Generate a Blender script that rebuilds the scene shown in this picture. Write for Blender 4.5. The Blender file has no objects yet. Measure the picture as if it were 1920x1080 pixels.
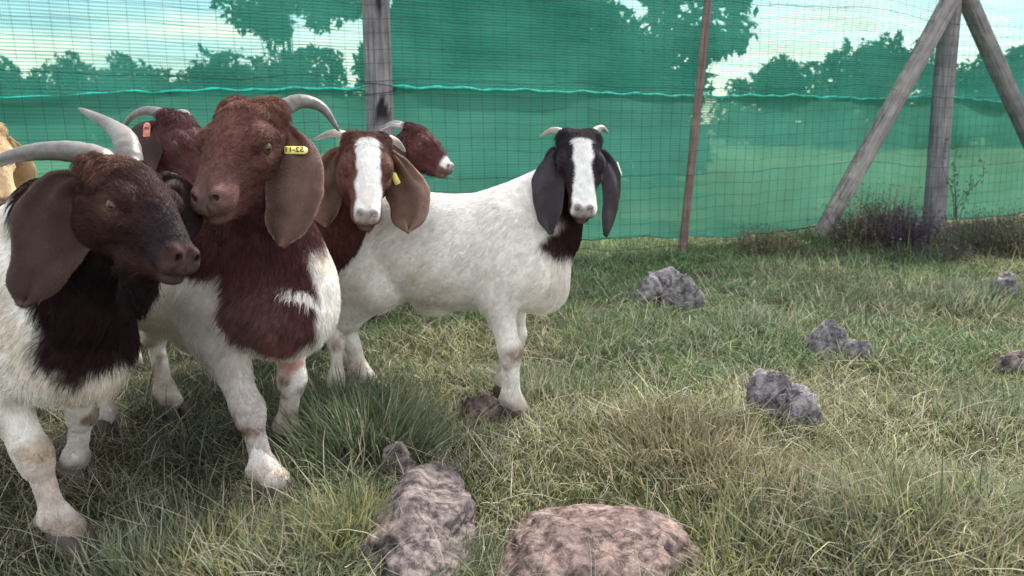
import bpy, math, random
import numpy as np
from mathutils import Vector, Matrix

QUICK = False          # fewer hairs and blades while testing
rng = np.random.default_rng(7)
random.seed(7)
scene = bpy.context.scene
COL = scene.collection

# ------------------------------------------------------------------ camera
CAM_H = 0.85
F_PX = 1500.0
PITCH = math.atan(300 / F_PX)
cam = bpy.data.cameras.new("camera")
cam.sensor_width = 36.0
cam.lens = 36.0 * F_PX / 1920.0
cam.clip_start = 0.05
cam.clip_end = 2000.0
cam_ob = bpy.data.objects.new("camera", cam)
COL.objects.link(cam_ob)
cam_ob.location = (0, 0, CAM_H)
cam_ob.rotation_euler = (math.pi / 2 - PITCH, 0, 0)
scene.camera = cam_ob
cam.dof.use_dof = True
cam.dof.focus_distance = 2.0
cam.dof.aperture_fstop = 5.0

# ------------------------------------------------------------------ world + sun
SUN_EL, SUN_AZ = math.radians(44), math.radians(28)     # azimuth clockwise from +Y (view direction)
world = bpy.data.worlds.new("World")
scene.world = world
world.use_nodes = True
nt = world.node_tree
nt.nodes.clear()
wout = nt.nodes.new("ShaderNodeOutputWorld")
wbg = nt.nodes.new("ShaderNodeBackground")
wbg.inputs["Strength"].default_value = 0.13
sky = nt.nodes.new("ShaderNodeTexSky")
sky.sky_type = 'NISHITA'
sky.sun_disc = False
sky.sun_elevation = SUN_EL
sky.sun_rotation = SUN_AZ
sky.air_density = 1.0
sky.dust_density = 1.0
wtc = nt.nodes.new("ShaderNodeTexCoord")
wmap = nt.nodes.new("ShaderNodeMapping")
wmap.inputs["Scale"].default_value = (1.5, 1.5, 8.0)
wmap.inputs["Location"].default_value = (0.35, 0.1, 0.2)
wn = nt.nodes.new("ShaderNodeTexNoise")
wn.inputs["Scale"].default_value = 2.6
wn.inputs["Detail"].default_value = 6
wn.inputs["Roughness"].default_value = 0.55
wr = nt.nodes.new("ShaderNodeValToRGB")
wr.color_ramp.elements[0].position = 0.46
wr.color_ramp.elements[1].position = 0.60
wmix = nt.nodes.new("ShaderNodeMix")
wmix.data_type = 'RGBA'
wmix.inputs["B"].default_value = (8.8, 8.1, 6.7, 1)
nt.links.new(wtc.outputs["Generated"], wmap.inputs["Vector"])
nt.links.new(wmap.outputs["Vector"], wn.inputs["Vector"])
nt.links.new(wn.outputs["Fac"], wr.inputs["Fac"])
nt.links.new(wr.outputs["Color"], wmix.inputs["Factor"])
nt.links.new(sky.outputs["Color"], wmix.inputs["A"])
nt.links.new(wmix.outputs["Result"], wbg.inputs["Color"])
nt.links.new(wbg.outputs["Background"], wout.inputs["Surface"])

sun = bpy.data.lights.new("sun", 'SUN')
sun.energy = 2.6
sun.angle = math.radians(7)
sun.color = (1.0, 0.95, 0.87)
sun_ob = bpy.data.objects.new("sun", sun)
COL.objects.link(sun_ob)
sd = Vector((math.sin(SUN_AZ) * math.cos(SUN_EL), math.cos(SUN_AZ) * math.cos(SUN_EL), math.sin(SUN_EL)))
sun_ob.rotation_euler = sd.to_track_quat('Z', 'Y').to_euler()
sun_ob.location = (3, 3, 10)

vs = scene.view_settings
vs.view_transform = 'Standard'
vs.look = 'None'
vs.exposure = 1.5
vs.gamma = 1.0
vs.use_curve_mapping = False
scene.cycles.use_denoising = True
scene.cycles.transparent_max_bounces = 16
scene.cycles.max_bounces = 6

# ------------------------------------------------------------------ camera geometry helpers
CF = np.array([0, math.cos(PITCH), -math.sin(PITCH)])
CU = np.array([0, math.sin(PITCH), math.cos(PITCH)])
CR = np.array([1.0, 0, 0])
CP = np.array([0, 0, CAM_H])

def P(px, py, t):
    """a photo pixel at distance t along the view axis, as a point of the place"""
    return CP + t * (CF + (px - 960) / F_PX * CR + (540 - py) / F_PX * CU)

def cv(r, u, toward):
    """a direction given as right / up / towards the camera"""
    v = r * CR + u * CU - toward * CF
    return v / np.linalg.norm(v)

# ------------------------------------------------------------------ numpy noise
def _hash(ix, iy, iz, seed):
    h = (ix.astype(np.int64) * 374761393 + iy.astype(np.int64) * 668265263 + iz.astype(np.int64) * 2147483647 + seed * 1274126177) & 0xffffffff
    h = ((h ^ (h >> 13)) * 1274126177) & 0xffffffff
    h = h ^ (h >> 16)
    return (h & 0xffffff).astype(np.float64) / 0xffffff

def vnoise(p, scale=1.0, seed=0):
    p = np.asarray(p, dtype=np.float64) * scale
    if p.shape[-1] == 2:
        p = np.concatenate([p, np.zeros(p.shape[:-1] + (1,))], -1)
    i = np.floor(p)
    f = p - i
    f = f * f * (3 - 2 * f)
    i = i.astype(np.int64)
    r = 0
    for dx in (0, 1):
        for dy in (0, 1):
            for dz in (0, 1):
                w = (f[..., 0] if dx else 1 - f[..., 0]) * (f[..., 1] if dy else 1 - f[..., 1]) * (f[..., 2] if dz else 1 - f[..., 2])
                r = r + w * _hash(i[..., 0] + dx, i[..., 1] + dy, i[..., 2] + dz, seed)
    return r * 2 - 1

def fbm(p, scale=1.0, octaves=4, seed=0, gain=0.5):
    a, s, r = 1.0, scale, 0
    for o in range(octaves):
        r = r + a * vnoise(p, s, seed + o * 17)
        a *= gain
        s *= 2.03
    return r

def smooth(e0, e1, x):
    t = np.clip((x - e0) / (e1 - e0), 0, 1)
    return t * t * (3 - 2 * t)

def gh(x, y):
    """height of the ground"""
    x = np.asarray(x, dtype=np.float64)
    y = np.asarray(y, dtype=np.float64)
    p = np.stack([x, y], -1)
    h = 0.035 * vnoise(p, 1.1, 3) + 0.022 * vnoise(p, 2.7, 9) + 0.008 * vnoise(p, 7.0, 11)
    h = h + 0.07 * np.exp(-(((x - 0.42) / 0.30) ** 2 + ((y - 2.1) / 0.16) ** 2))
    h = h + 0.06 * np.exp(-(((x - 0.75) / 0.30) ** 2 + ((y - 1.55) / 0.2) ** 2))
    h = h + 0.06 * np.exp(-(((x - 2.6) / 0.9) ** 2 + ((y - 5.9) / 0.35) ** 2))
    fade = 1 - smooth(12, 30, np.hypot(x, y))
    return h * fade

def G(px, py):
    """the point of the ground under a photo pixel"""
    d = CF + (px - 960) / F_PX * CR + (540 - py) / F_PX * CU
    t = CAM_H / -d[2]
    for _ in range(6):
        p = CP + t * d
        t = (CAM_H - float(gh(p[0], p[1]))) / -d[2]
    return CP + t * d

# ------------------------------------------------------------------ mesh helpers
def mesh_np(name, verts, faces, mat=None, smooth_shade=True, col=None):
    """verts (N,3); faces: list of arrays, each (M,k)"""
    me = bpy.data.meshes.new(name)
    verts = np.asarray(verts, dtype=np.float32)
    if isinstance(faces, np.ndarray):
        faces = [faces]
    faces = [np.asarray(f, dtype=np.int32) for f in faces if len(f)]
    nl = sum(f.size for f in faces)
    nf = sum(len(f) for f in faces)
    me.vertices.add(len(verts))
    me.vertices.foreach_set("co", verts.ravel())
    me.loops.add(nl)
    me.loops.foreach_set("vertex_index", np.concatenate([f.ravel() for f in faces]))
    me.polygons.add(nf)
    tot = np.concatenate([np.full(len(f), f.shape[1], dtype=np.int32) for f in faces])
    start = np.concatenate([[0], np.cumsum(tot)[:-1]]).astype(np.int32)
    me.polygons.foreach_set("loop_start", start)
    me.update(calc_edges=True)
    if smooth_shade:
        me.polygons.foreach_set("use_smooth", np.ones(nf, dtype=bool))
    if col is not None:
        a = me.color_attributes.new("Col", 'FLOAT_COLOR', 'POINT')
        c4 = np.ones((len(verts), 4), dtype=np.float32)
        c4[:, :3] = col
        a.data.foreach_set("color", c4.ravel())
    me.validate()
    if mat is not None:
        me.materials.append(mat)
    return me

def link(name, data, parent=None, label=None, cat=None, group=None, kind=None, loc=None):
    o = bpy.data.objects.new(name, data)
    COL.objects.link(o)
    if parent is not None:
        o.parent = parent
    if label:
        o["label"] = label
    if cat:
        o["category"] = cat
    if group:
        o["group"] = group
    if kind:
        o["kind"] = kind
    if loc is not None:
        o.location = loc
    return o

def catmull(pts, n):
    pts = np.asarray(pts, dtype=np.float64)
    pp = np.vstack([2 * pts[0] - pts[1], pts, 2 * pts[-1] - pts[-2]])
    k = len(pts) - 1
    u = np.linspace(0, k, n)
    i = np.minimum(u.astype(int), k - 1)
    f = (u - i)[:, None]
    a, b, c, d = pp[i], pp[i + 1], pp[i + 2], pp[i + 3]
    return 0.5 * (2 * b + (c - a) * f + (2 * a - 5 * b + 4 * c - d) * f ** 2 + (3 * b - a - 3 * c + d) * f ** 3)

def tube(pts, radii, seg=10, squash=1.0, cap=True, ridge=None):
    """tapered tube along a polyline; returns verts, faces"""
    pts = np.asarray(pts, dtype=np.float64)
    n = len(pts)
    radii = np.broadcast_to(np.asarray(radii, dtype=np.float64), (n,))
    T = np.gradient(pts, axis=0)
    T /= np.linalg.norm(T, axis=1)[:, None] + 1e-12
    ref = np.array([0, 0, 1.0]) if abs(T[0][2]) < 0.9 else np.array([1.0, 0, 0])
    A = np.zeros_like(pts)
    a = np.cross(T[0], ref)
    a /= np.linalg.norm(a)
    for i in range(n):
        a = a - T[i] * np.dot(a, T[i])
        a /= np.linalg.norm(a)
        A[i] = a
    B = np.cross(T, A)
    ang = np.linspace(0, 2 * np.pi, seg, endpoint=False)
    r = radii[:, None]
    V = pts[:, None] + (np.cos(ang)[None, :, None] * A[:, None] + squash * np.sin(ang)[None, :, None] * B[:, None]) * r[:, :, None]
    V = V.reshape(-1, 3)
    i = np.arange(n - 1)[:, None] * seg
    j = np.arange(seg)[None]
    j2 = (j + 1) % seg
    Q = np.stack([i + j, i + j2, i + seg + j2, i + seg + j], -1).reshape(-1, 4)
    faces = [Q]
    if cap:
        V = np.vstack([V, pts[0], pts[-1]])
        c0, c1 = n * seg, n * seg + 1
        jj = np.arange(seg)
        t0 = np.stack([np.full(seg, c0), (jj + 1) % seg, jj], -1)
        t1 = np.stack([np.full(seg, c1), (n - 1) * seg + jj, (n - 1) * seg + (jj + 1) % seg], -1)
        faces.append(np.vstack([t0, t1]))
    return V, faces

# ------------------------------------------------------------------ materials
def new_mat(name):
    m = bpy.data.materials.new(name)
    m.use_nodes = True
    m.node_tree.nodes.clear()
    out = m.node_tree.nodes.new("ShaderNodeOutputMaterial")
    return m, m.node_tree, out

def N(nt, t, **kw):
    n = nt.nodes.new(t)
    for k, v in kw.items():
        n.inputs[k.replace("_", " ")].default_value = v
    return n

def principled(nt, rough=0.7, spec=0.3):
    b = nt.nodes.new("ShaderNodeBsdfPrincipled")
    b.inputs["Roughness"].default_value = rough
    b.inputs["Specular IOR Level"].default_value = spec
    return b

def ramp(nt, stops):
    r = nt.nodes.new("ShaderNodeValToRGB")
    e = r.color_ramp.elements
    while len(e) < len(stops):
        e.new(0.5)
    for el, (p, c) in zip(e, stops):
        el.position = p
        el.color = (*c, 1)
    return r

def attr_mat(name, rough=0.7, spec=0.25, noise=0.25, nscale=60.0, translucent=0.0, bump=0.0, bscale=200.0):
    """colour from the 'Col' attribute, mottled by noise"""
    m, nt, out = new_mat(name)
    at = nt.nodes.new("ShaderNodeAttribute")
    at.attribute_name = "Col"
    tc = nt.nodes.new("ShaderNodeTexCoord")
    no = N(nt, "ShaderNodeTexNoise", Scale=nscale, Detail=4.0)
    nt.links.new(tc.outputs["Object"], no.inputs["Vector"])
    mr = N(nt, "ShaderNodeMapRange")
    mr.inputs["From Min"].default_value = 0.25
    mr.inputs["From Max"].default_value = 0.75
    mr.inputs["To Min"].default_value = 1 - noise
    mr.inputs["To Max"].default_value = 1 + noise
    nt.links.new(no.outputs["Fac"], mr.inputs["Value"])
    mul = nt.nodes.new("ShaderNodeVectorMath")
    mul.operation = 'MULTIPLY'
    nt.links.new(at.outputs["Color"], mul.inputs[0])
    nt.links.new(mr.outputs["Result"], mul.inputs[1])
    b = principled(nt, rough, spec)
    nt.links.new(mul.outputs["Vector"], b.inputs["Base Color"])
    if bump:
        n2 = N(nt, "ShaderNodeTexNoise", Scale=bscale, Detail=3.0)
        nt.links.new(tc.outputs["Object"], n2.inputs["Vector"])
        bp = N(nt, "ShaderNodeBump", Strength=bump, Distance=0.004)
        nt.links.new(n2.outputs["Fac"], bp.inputs["Height"])
        nt.links.new(bp.outputs["Normal"], b.inputs["Normal"])
    if translucent:
        tr = nt.nodes.new("ShaderNodeBsdfTranslucent")
        nt.links.new(mul.outputs["Vector"], tr.inputs["Color"])
        mx = N(nt, "ShaderNodeMixShader", Fac=translucent)
        nt.links.new(b.outputs[0], mx.inputs[1])
        nt.links.new(tr.outputs[0], mx.inputs[2])
        nt.links.new(mx.outputs[0], out.inputs["Surface"])
    else:
        nt.links.new(b.outputs[0], out.inputs["Surface"])
    return m

def plain_mat(name, color, rough=0.6, spec=0.3, noise=0.2, nscale=20.0, stretch=(1, 1, 1), bump=0.0, color2=None, metallic=0.0):
    m, nt, out = new_mat(name)
    tc = nt.nodes.new("ShaderNodeTexCoord")
    mp = nt.nodes.new("ShaderNodeMapping")
    mp.inputs["Scale"].default_value = stretch
    no = N(nt, "ShaderNodeTexNoise", Scale=nscale, Detail=6.0, Roughness=0.6)
    nt.links.new(tc.outputs["Object"], mp.inputs["Vector"])
    nt.links.new(mp.outputs["Vector"], no.inputs["Vector"])
    c2 = color2 or tuple(c * (1 + noise) for c in color)
    c1 = tuple(c * (1 - noise) for c in color)
    r = ramp(nt, [(0.32, c1), (0.68, c2)])
    nt.links.new(no.outputs["Fac"], r.inputs["Fac"])
    b = principled(nt, rough, spec)
    b.inputs["Metallic"].default_value = metallic
    nt.links.new(r.outputs["Color"], b.inputs["Base Color"])
    if bump:
        bp = N(nt, "ShaderNodeBump", Strength=bump, Distance=0.01)
        nt.links.new(no.outputs["Fac"], bp.inputs["Height"])
        nt.links.new(bp.outputs["Normal"], b.inputs["Normal"])
    nt.links.new(b.outputs[0], out.inputs["Surface"])
    return m

M = {}
M['fur'] = attr_mat("fur", rough=0.6, spec=0.08, noise=0.16, nscale=45.0)
M['coat'] = attr_mat("coat", rough=0.7, spec=0.08, noise=0.2, nscale=70.0, bump=0.35, bscale=260.0)
M['ear'] = attr_mat("ear", rough=0.6, spec=0.12, noise=0.16, nscale=35.0, translucent=0.36, bump=0.2, bscale=150.0)
M['grass'] = attr_mat("grass", rough=0.6, spec=0.1, noise=0.22, nscale=6.0, translucent=0.35)
M['leaf'] = attr_mat("leaf", rough=0.6, spec=0.2, noise=0.2, nscale=3.0, translucent=0.3)
M['eye'] = attr_mat("eye", rough=0.2, spec=0.35, noise=0.05)
M['horn'] = attr_mat("horn", rough=0.45, spec=0.35, noise=0.25, nscale=55.0, bump=0.3, bscale=120.0)
M['hoof'] = plain_mat("hoof", (0.07, 0.055, 0.045), rough=0.6)
M['wire'] = plain_mat("wire", (0.035, 0.035, 0.035), rough=0.85, spec=0.1)
M['rope'] = plain_mat("rope", (0.03, 0.55, 0.43), rough=0.5, nscale=40.0, noise=0.35)
M['bark'] = plain_mat("bark", (0.10, 0.08, 0.06), rough=0.9, nscale=8.0, stretch=(1, 1, 0.2), bump=0.6)
M['wood'] = attr_mat("weathered_wood", rough=0.85, spec=0.15, noise=0.28, nscale=26.0, bump=0.5, bscale=60.0)
M['tag_yellow'] = plain_mat("tag_yellow", (0.78, 0.66, 0.17), rough=0.4, nscale=120.0, noise=0.12)
M['tag_orange'] = plain_mat("tag_orange", (0.62, 0.22, 0.16), rough=0.45, nscale=120.0, noise=0.3)
M['tag_pale'] = plain_mat("tag_pale", (0.62, 0.68, 0.62), rough=0.4, nscale=120.0, noise=0.12)
M['ink'] = plain_mat("ink", (0.025, 0.022, 0.018), rough=0.6)

# ------------------------------------------------------------------ ground
def ground_mat():
    m, nt, out = new_mat("soil_and_turf")
    tc = nt.nodes.new("ShaderNodeTexCoord")
    n1 = N(nt, "ShaderNodeTexNoise", Scale=3.0, Detail=8.0, Roughness=0.65)
    n2 = N(nt, "ShaderNodeTexNoise", Scale=60.0, Detail=6.0, Roughness=0.7)
    nt.links.new(tc.outputs["Object"], n1.inputs["Vector"])
    nt.links.new(tc.outputs["Object"], n2.inputs["Vector"])
    r1 = ramp(nt, [(0.3, (0.045, 0.05, 0.022)), (0.55, (0.085, 0.085, 0.04)), (0.75, (0.13, 0.11, 0.06))])
    r2 = ramp(nt, [(0.3, (0.45, 0.45, 0.45)), (0.7, (1.25, 1.25, 1.2))])
    nt.links.new(n1.outputs["Fac"], r1.inputs["Fac"])
    nt.links.new(n2.outputs["Fac"], r2.inputs["Fac"])
    mul = nt.nodes.new("ShaderNodeVectorMath")
    mul.operation = 'MULTIPLY'
    nt.links.new(r1.outputs["Color"], mul.inputs[0])
    nt.links.new(r2.outputs["Color"], mul.inputs[1])
    # the field beyond the fence is paler, yellower pasture
    sep = nt.nodes.new("ShaderNodeSeparateXYZ")
    nt.links.new(tc.outputs["Object"], sep.inputs[0])
    dist = nt.nodes.new("ShaderNodeMath")
    dist.operation = 'MULTIPLY_ADD'
    dist.inputs[1].default_value = -0.4617
    nt.links.new(sep.outputs["X"], dist.inputs[0])
    nt.links.new(sep.outputs["Y"], dist.inputs[2])
    mr = N(nt, "ShaderNodeMapRange")
    mr.inputs["From Min"].default_value = 5.25
    mr.inputs["From Max"].default_value = 5.9
    nt.links.new(dist.outputs[0], mr.inputs["Value"])
    mx = nt.nodes.new("ShaderNodeMix")
    mx.data_type = 'RGBA'
    r3 = ramp(nt, [(0.3, (0.16, 0.20, 0.065)), (0.7, (0.27, 0.29, 0.10))])
    nt.links.new(n2.outputs["Fac"], r3.inputs["Fac"])
    nt.links.new(mr.outputs["Result"], mx.inputs["Factor"])
    nt.links.new(mul.outputs["Vector"], mx.inputs["A"])
    nt.links.new(r3.outputs["Color"], mx.inputs["B"])
    b = principled(nt, 0.95, 0.1)
    nt.links.new(mx.outputs["Result"], b.inputs["Base Color"])
    bp = N(nt, "ShaderNodeBump", Strength=0.8, Distance=0.03)
    nt.links.new(n2.outputs["Fac"], bp.inputs["Height"])
    nt.links.new(bp.outputs["Normal"], b.inputs["Normal"])
    nt.links.new(b.outputs[0], out.inputs["Surface"])
    return m

def axis_lines(lo, hi, step, far):
    core = np.arange(lo, hi + 1e-6, step)
    def out_from(a, sgn):
        r, d = [], step
        x = a
        while abs(x) < far:
            d *= 1.25
            x = x + sgn * d
            r.append(x)
        return r
    return np.array(sorted(out_from(lo, -1)) + list(core) + out_from(hi, 1))

gx = axis_lines(-3.2, 5.0, 0.08, 600)
gy = axis_lines(0.6, 8.0, 0.08, 600)
GX, GY = np.meshgrid(gx, gy, indexing='ij')
GZ = gh(GX, GY)
nx_, ny_ = len(gx), len(gy)
ii = np.arange(nx_ - 1)[:, None] * ny_ + np.arange(ny_ - 1)[None]
quads = np.stack([ii, ii + ny_, ii + ny_ + 1, ii + 1], -1).reshape(-1, 4)
gme = mesh_np("ground", np.stack([GX, GY, GZ], -1).reshape(-1, 3), quads, ground_mat())
link("ground", gme, kind="structure")

# ------------------------------------------------------------------ fence line
FA, FB = G(0, 565), G(1750, 432)
FA[2] = FB[2] = 0
FD = (FB - FA) / np.linalg.norm(FB - FA)          # along the fence, to the right
FN = np.array([-FD[1], FD[0], 0])                 # away from the camera
def fence_pt(s, z=0.0, off=0.0):
    """point on the fence: s metres along from its left reference, height over ground, offset away"""
    p = FA + FD * s + FN * off
    return np.array([p[0], p[1], z])
def fence_s(px, py=None):
    """arc position on the fence seen at photo column px"""
    r = (px - 960) / F_PX / math.cos(PITCH)
    # plane through the camera containing that column (approx., near the horizon)
    # X = r*Y
    return (r * FA[1] - FA[0]) / (FD[0] - r * FD[1])
def fence_at(px, py, off=0.0):
    d = CF + (px - 960) / F_PX * CR + (540 - py) / F_PX * CU
    n = FN
    t = np.dot((FA + FN * off) - CP, n) / np.dot(d, n)
    p = CP + t * d
    return p

S0, S1 = -3.4, 10.5

def net_mat(name, fac0, ca, cb):
    m, nt, out = new_mat(name)
    tc = nt.nodes.new("ShaderNodeTexCoord")
    sep = nt.nodes.new("ShaderNodeSeparateXYZ")
    nt.links.new(tc.outputs["UV"], sep.inputs[0])
    def stripes(sock, period, amp):
        a = nt.nodes.new("ShaderNodeMath"); a.operation = 'MULTIPLY'; a.inputs[1].default_value = 2 * math.pi / period
        s = nt.nodes.new("ShaderNodeMath"); s.operation = 'SINE'
        b = nt.nodes.new("ShaderNodeMath"); b.operation = 'MULTIPLY'; b.inputs[1].default_value = amp
        nt.links.new(sock, a.inputs[0]); nt.links.new(a.outputs[0], s.inputs[0]); nt.links.new(s.outputs[0], b.inputs[0])
        return b.outputs[0]
    n1 = N(nt, "ShaderNodeTexNoise", Scale=1.3, Detail=5.0, Roughness=0.6)
    mp = nt.nodes.new("ShaderNodeMapping"); mp.inputs["Scale"].default_value = (1.0, 14.0, 1.0)
    nt.links.new(tc.outputs["UV"], mp.inputs["Vector"]); nt.links.new(mp.outputs["Vector"], n1.inputs["Vector"])
    nn = N(nt, "ShaderNodeMapRange"); nn.inputs["To Min"].default_value = -0.16; nn.inputs["To Max"].default_value = 0.16
    nt.links.new(n1.outputs["Fac"], nn.inputs["Value"])
    def add(a, b):
        x = nt.nodes.new("ShaderNodeMath"); x.operation = 'ADD'
        if isinstance(a, float): x.inputs[0].default_value = a
        else: nt.links.new(a, x.inputs[0])
        nt.links.new(b, x.inputs[1]); return x.outputs[0]
    fac = add(add(add(fac0, stripes(sep.outputs["Y"], 0.017, 0.12)), stripes(sep.outputs["X"], 0.011, 0.06)), nn.outputs["Result"])
    n2 = N(nt, "ShaderNodeTexNoise", Scale=2.2, Detail=4.0)
    nt.links.new(tc.outputs["UV"], n2.inputs["Vector"])
    r = ramp(nt, [(0.3, ca), (0.7, cb)])
    nt.links.new(n2.outputs["Fac"], r.inputs["Fac"])
    df = nt.nodes.new("ShaderNodeBsdfDiffuse")
    tl = nt.nodes.new("ShaderNodeBsdfTranslucent")
    nt.links.new(r.outputs["Color"], df.inputs["Color"])
    nt.links.new(r.outputs["Color"], tl.inputs["Color"])
    mx = N(nt, "ShaderNodeMixShader", Fac=0.5)
    nt.links.new(df.outputs[0], mx.inputs[1]); nt.links.new(tl.outputs[0], mx.inputs[2])
    tp = nt.nodes.new("ShaderNodeBsdfTransparent")
    tp.inputs["Color"].default_value = (0.80, 0.97, 0.95, 1)
    m2 = nt.nodes.new("ShaderNodeMixShader")
    nt.links.new(fac, m2.inputs["Fac"])
    nt.links.new(tp.outputs[0], m2.inputs[1]); nt.links.new(mx.outputs[0], m2.inputs[2])
    nt.links.new(m2.outputs[0], out.inputs["Surface"])
    return m
M['net_low'] = net_mat("shade_net_lower", 0.88, (0.040, 0.180, 0.132), (0.066, 0.240, 0.185))
M['net_up'] = net_mat("shade_net_upper", 0.71, (0.028, 0.175, 0.135), (0.050, 0.235, 0.190))

SEAM_PX = [(-260, 198), (0, 187), (150, 180), (300, 172), (500, 168), (680, 166), (735, 162), (900, 167), (1100, 173), (1300, 180), (1480, 179), (1650, 186), (1700, 181), (1750, 183), (1800, 184), (1870, 195), (1920, 190), (2100, 196)]
seam = np.array([[fence_s(px), fence_at(px, py, 0.10)[2]] for px, py in SEAM_PX])
def seam_z(s):
    return np.interp(s, seam[:, 0], seam[:, 1])

def net_sheet(name, z_lo, z_hi, nz, off, seed, parent):
    ss = np.arange(S0, S1, 0.05)
    zz = np.linspace(0, 1, nz)
    S, U = np.meshgrid(ss, zz, indexing='ij')
    base = np.stack([S, U * 0], -1)
    lo, hi = z_lo(S), z_hi(S)
    Z = lo + (hi - lo) * U
    p = np.stack([S, Z * 1.0], -1)
    w = 0.045 * vnoise(p * np.array([0.7, 2.2]), 1.0, seed) + 0.022 * vnoise(p * np.array([2.0, 5.0]), 1.0, seed + 1) + 0.009 * vnoise(p * np.array([8.0, 1.6]), 1.0, seed + 2)
    o = off + w
    V = FA[None, None] + FD * S[..., None] + FN * o[..., None]
    V = V.copy()
    V[..., 2] = Z
    n = len(zz)
    i = np.arange(len(ss) - 1)[:, None] * n + np.arange(n - 1)[None]
    q = np.stack([i, i + n, i + n + 1, i + 1], -1).reshape(-1, 4)
    me = mesh_np(name, V.reshape(-1, 3), q, M['net_low' if name == 'lower_panel' else 'net_up'])
    uv = me.uv_layers.new(name="UVMap")
    idx = np.empty(len(me.loops), dtype=np.int32)
    me.loops.foreach_get("vertex_index", idx)
    UV = np.stack([S, Z], -1).reshape(-1, 2)[idx].astype(np.float32)
    uv.data.foreach_set("uv", UV.ravel())
    return link(name, me, parent)

def fence_ground(S):
    q = FA[None] + FD[None] * np.asarray(S).reshape(-1, 1)
    return gh(q[:, 0], q[:, 1]).reshape(np.shape(S))

net = link("shade_net", None, label="green woven shade net stretched along the back of the wire fence", cat="shade net")
net.location = (0, 0, 0)
net_sheet("lower_panel", lambda S: fence_ground(S) + 0.05 + 0.075 * np.exp(-((S - fence_s(1170)) / 0.9) ** 2) + 0.02 * vnoise(np.stack([S, S * 0], -1), 1.3, 5), lambda S: seam_z(S) + 0.0, 30, 0.115, 21, net)
net_sheet("upper_panel", lambda S: seam_z(S) - 0.03, lambda S: S * 0 + 2.45, 30, 0.13, 31, net)
# rolled hem at the bottom of the net
hs_ = np.arange(S0, S1, 0.08)
hz = fence_ground(hs_) + 0.05 + 0.075 * np.exp(-((hs_ - fence_s(1170)) / 0.9) ** 2) + 0.02 * vnoise(np.stack([hs_, hs_ * 0], -1), 1.3, 5)
hv, hf = tube(np.array([fence_pt(a, b, 0.112) for a, b in zip(hs_, hz)]), 0.007, 6)
M['hem'] = plain_mat("net_hem", (0.012, 0.10, 0.075), rough=0.8, nscale=30)
link("hem", mesh_np("hem", hv, hf, M['hem']), net)

# seam rope
ss = np.arange(S0, S1, 0.04)
rp = np.array([fence_pt(a, float(seam_z(a)) + 0.004 * math.sin(a * 31) + 0.004 * math.sin(a * 13.7), 0.088) for a in ss])
rr = 0.0062 * (1 + 0.45 * np.sin(ss * 47) * np.sin(ss * 11.3))
rr = rr * (1 + 0.45 * np.exp(-((ss - fence_s(810)) / 0.45) ** 2))
rv, rf = tube(rp, rr, 6)
link("rope", mesh_np("rope", rv, rf, M['rope']), label="bright turquoise rope lacing the seam of the shade net", cat="rope")

# ------------------------------------------------------------------ wire mesh
wf = link("wire_fence", None, label="square wire mesh fence strung across the posts in front of the net", cat="wire fence")
WOFF = -0.088
PITCH_W = 0.080
TOPZ = 2.3
zlist = np.arange(0.06, TOPZ, PITCH_W)
for k, z in enumerate(zlist):
    s = np.arange(S0, S1, 0.12)
    p2 = np.stack([s, np.full_like(s, z)], -1)
    dz = 0.010 * vnoise(p2, 1.6, 60 + k) + 0.02 * vnoise(np.stack([s, s * 0], -1), 0.5, 77)
    do = 0.012 * vnoise(p2, 1.1, 90)
    thick = 0.0009 if k not in (0, 6, 13, 20, 26) else 0.0016
    pts = FA[None] + FD[None] * s[:, None] + FN[None] * (WOFF + do)[:, None]
    pts[:, 2] = z + dz + fence_ground(s)
    v, f = tube(pts, thick, 4, cap=False)
    link("strand_wire", mesh_np("strand_wire", v, f, M['wire']), wf)
for k, s0 in enumerate(np.arange(S0, S1, PITCH_W)):
    z = np.arange(0.03, TOPZ + 0.01, 0.16)
    p2 = np.stack([np.full_like(z, s0), z], -1)
    do = 0.012 * vnoise(p2, 1.1, 90)
    dsh = 0.012 * vnoise(p2, 1.7, 44) - 0.03 * (z - 0.5) * (0.5 + 0.5 * vnoise(np.stack([z * 0 + s0, z * 0], -1), 0.8, 45))
    s = s0 + dsh
    pts = FA[None] + FD[None] * s[:, None] + FN[None] * (WOFF - 0.003 + do)[:, None]
    pts[:, 2] = z + float(fence_ground(np.array([s0]))[0])
    v, f = tube(pts, 0.0009, 4, cap=False)
    link("stay_wire", mesh_np("stay_wire", v, f, M['wire']), wf)

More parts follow.
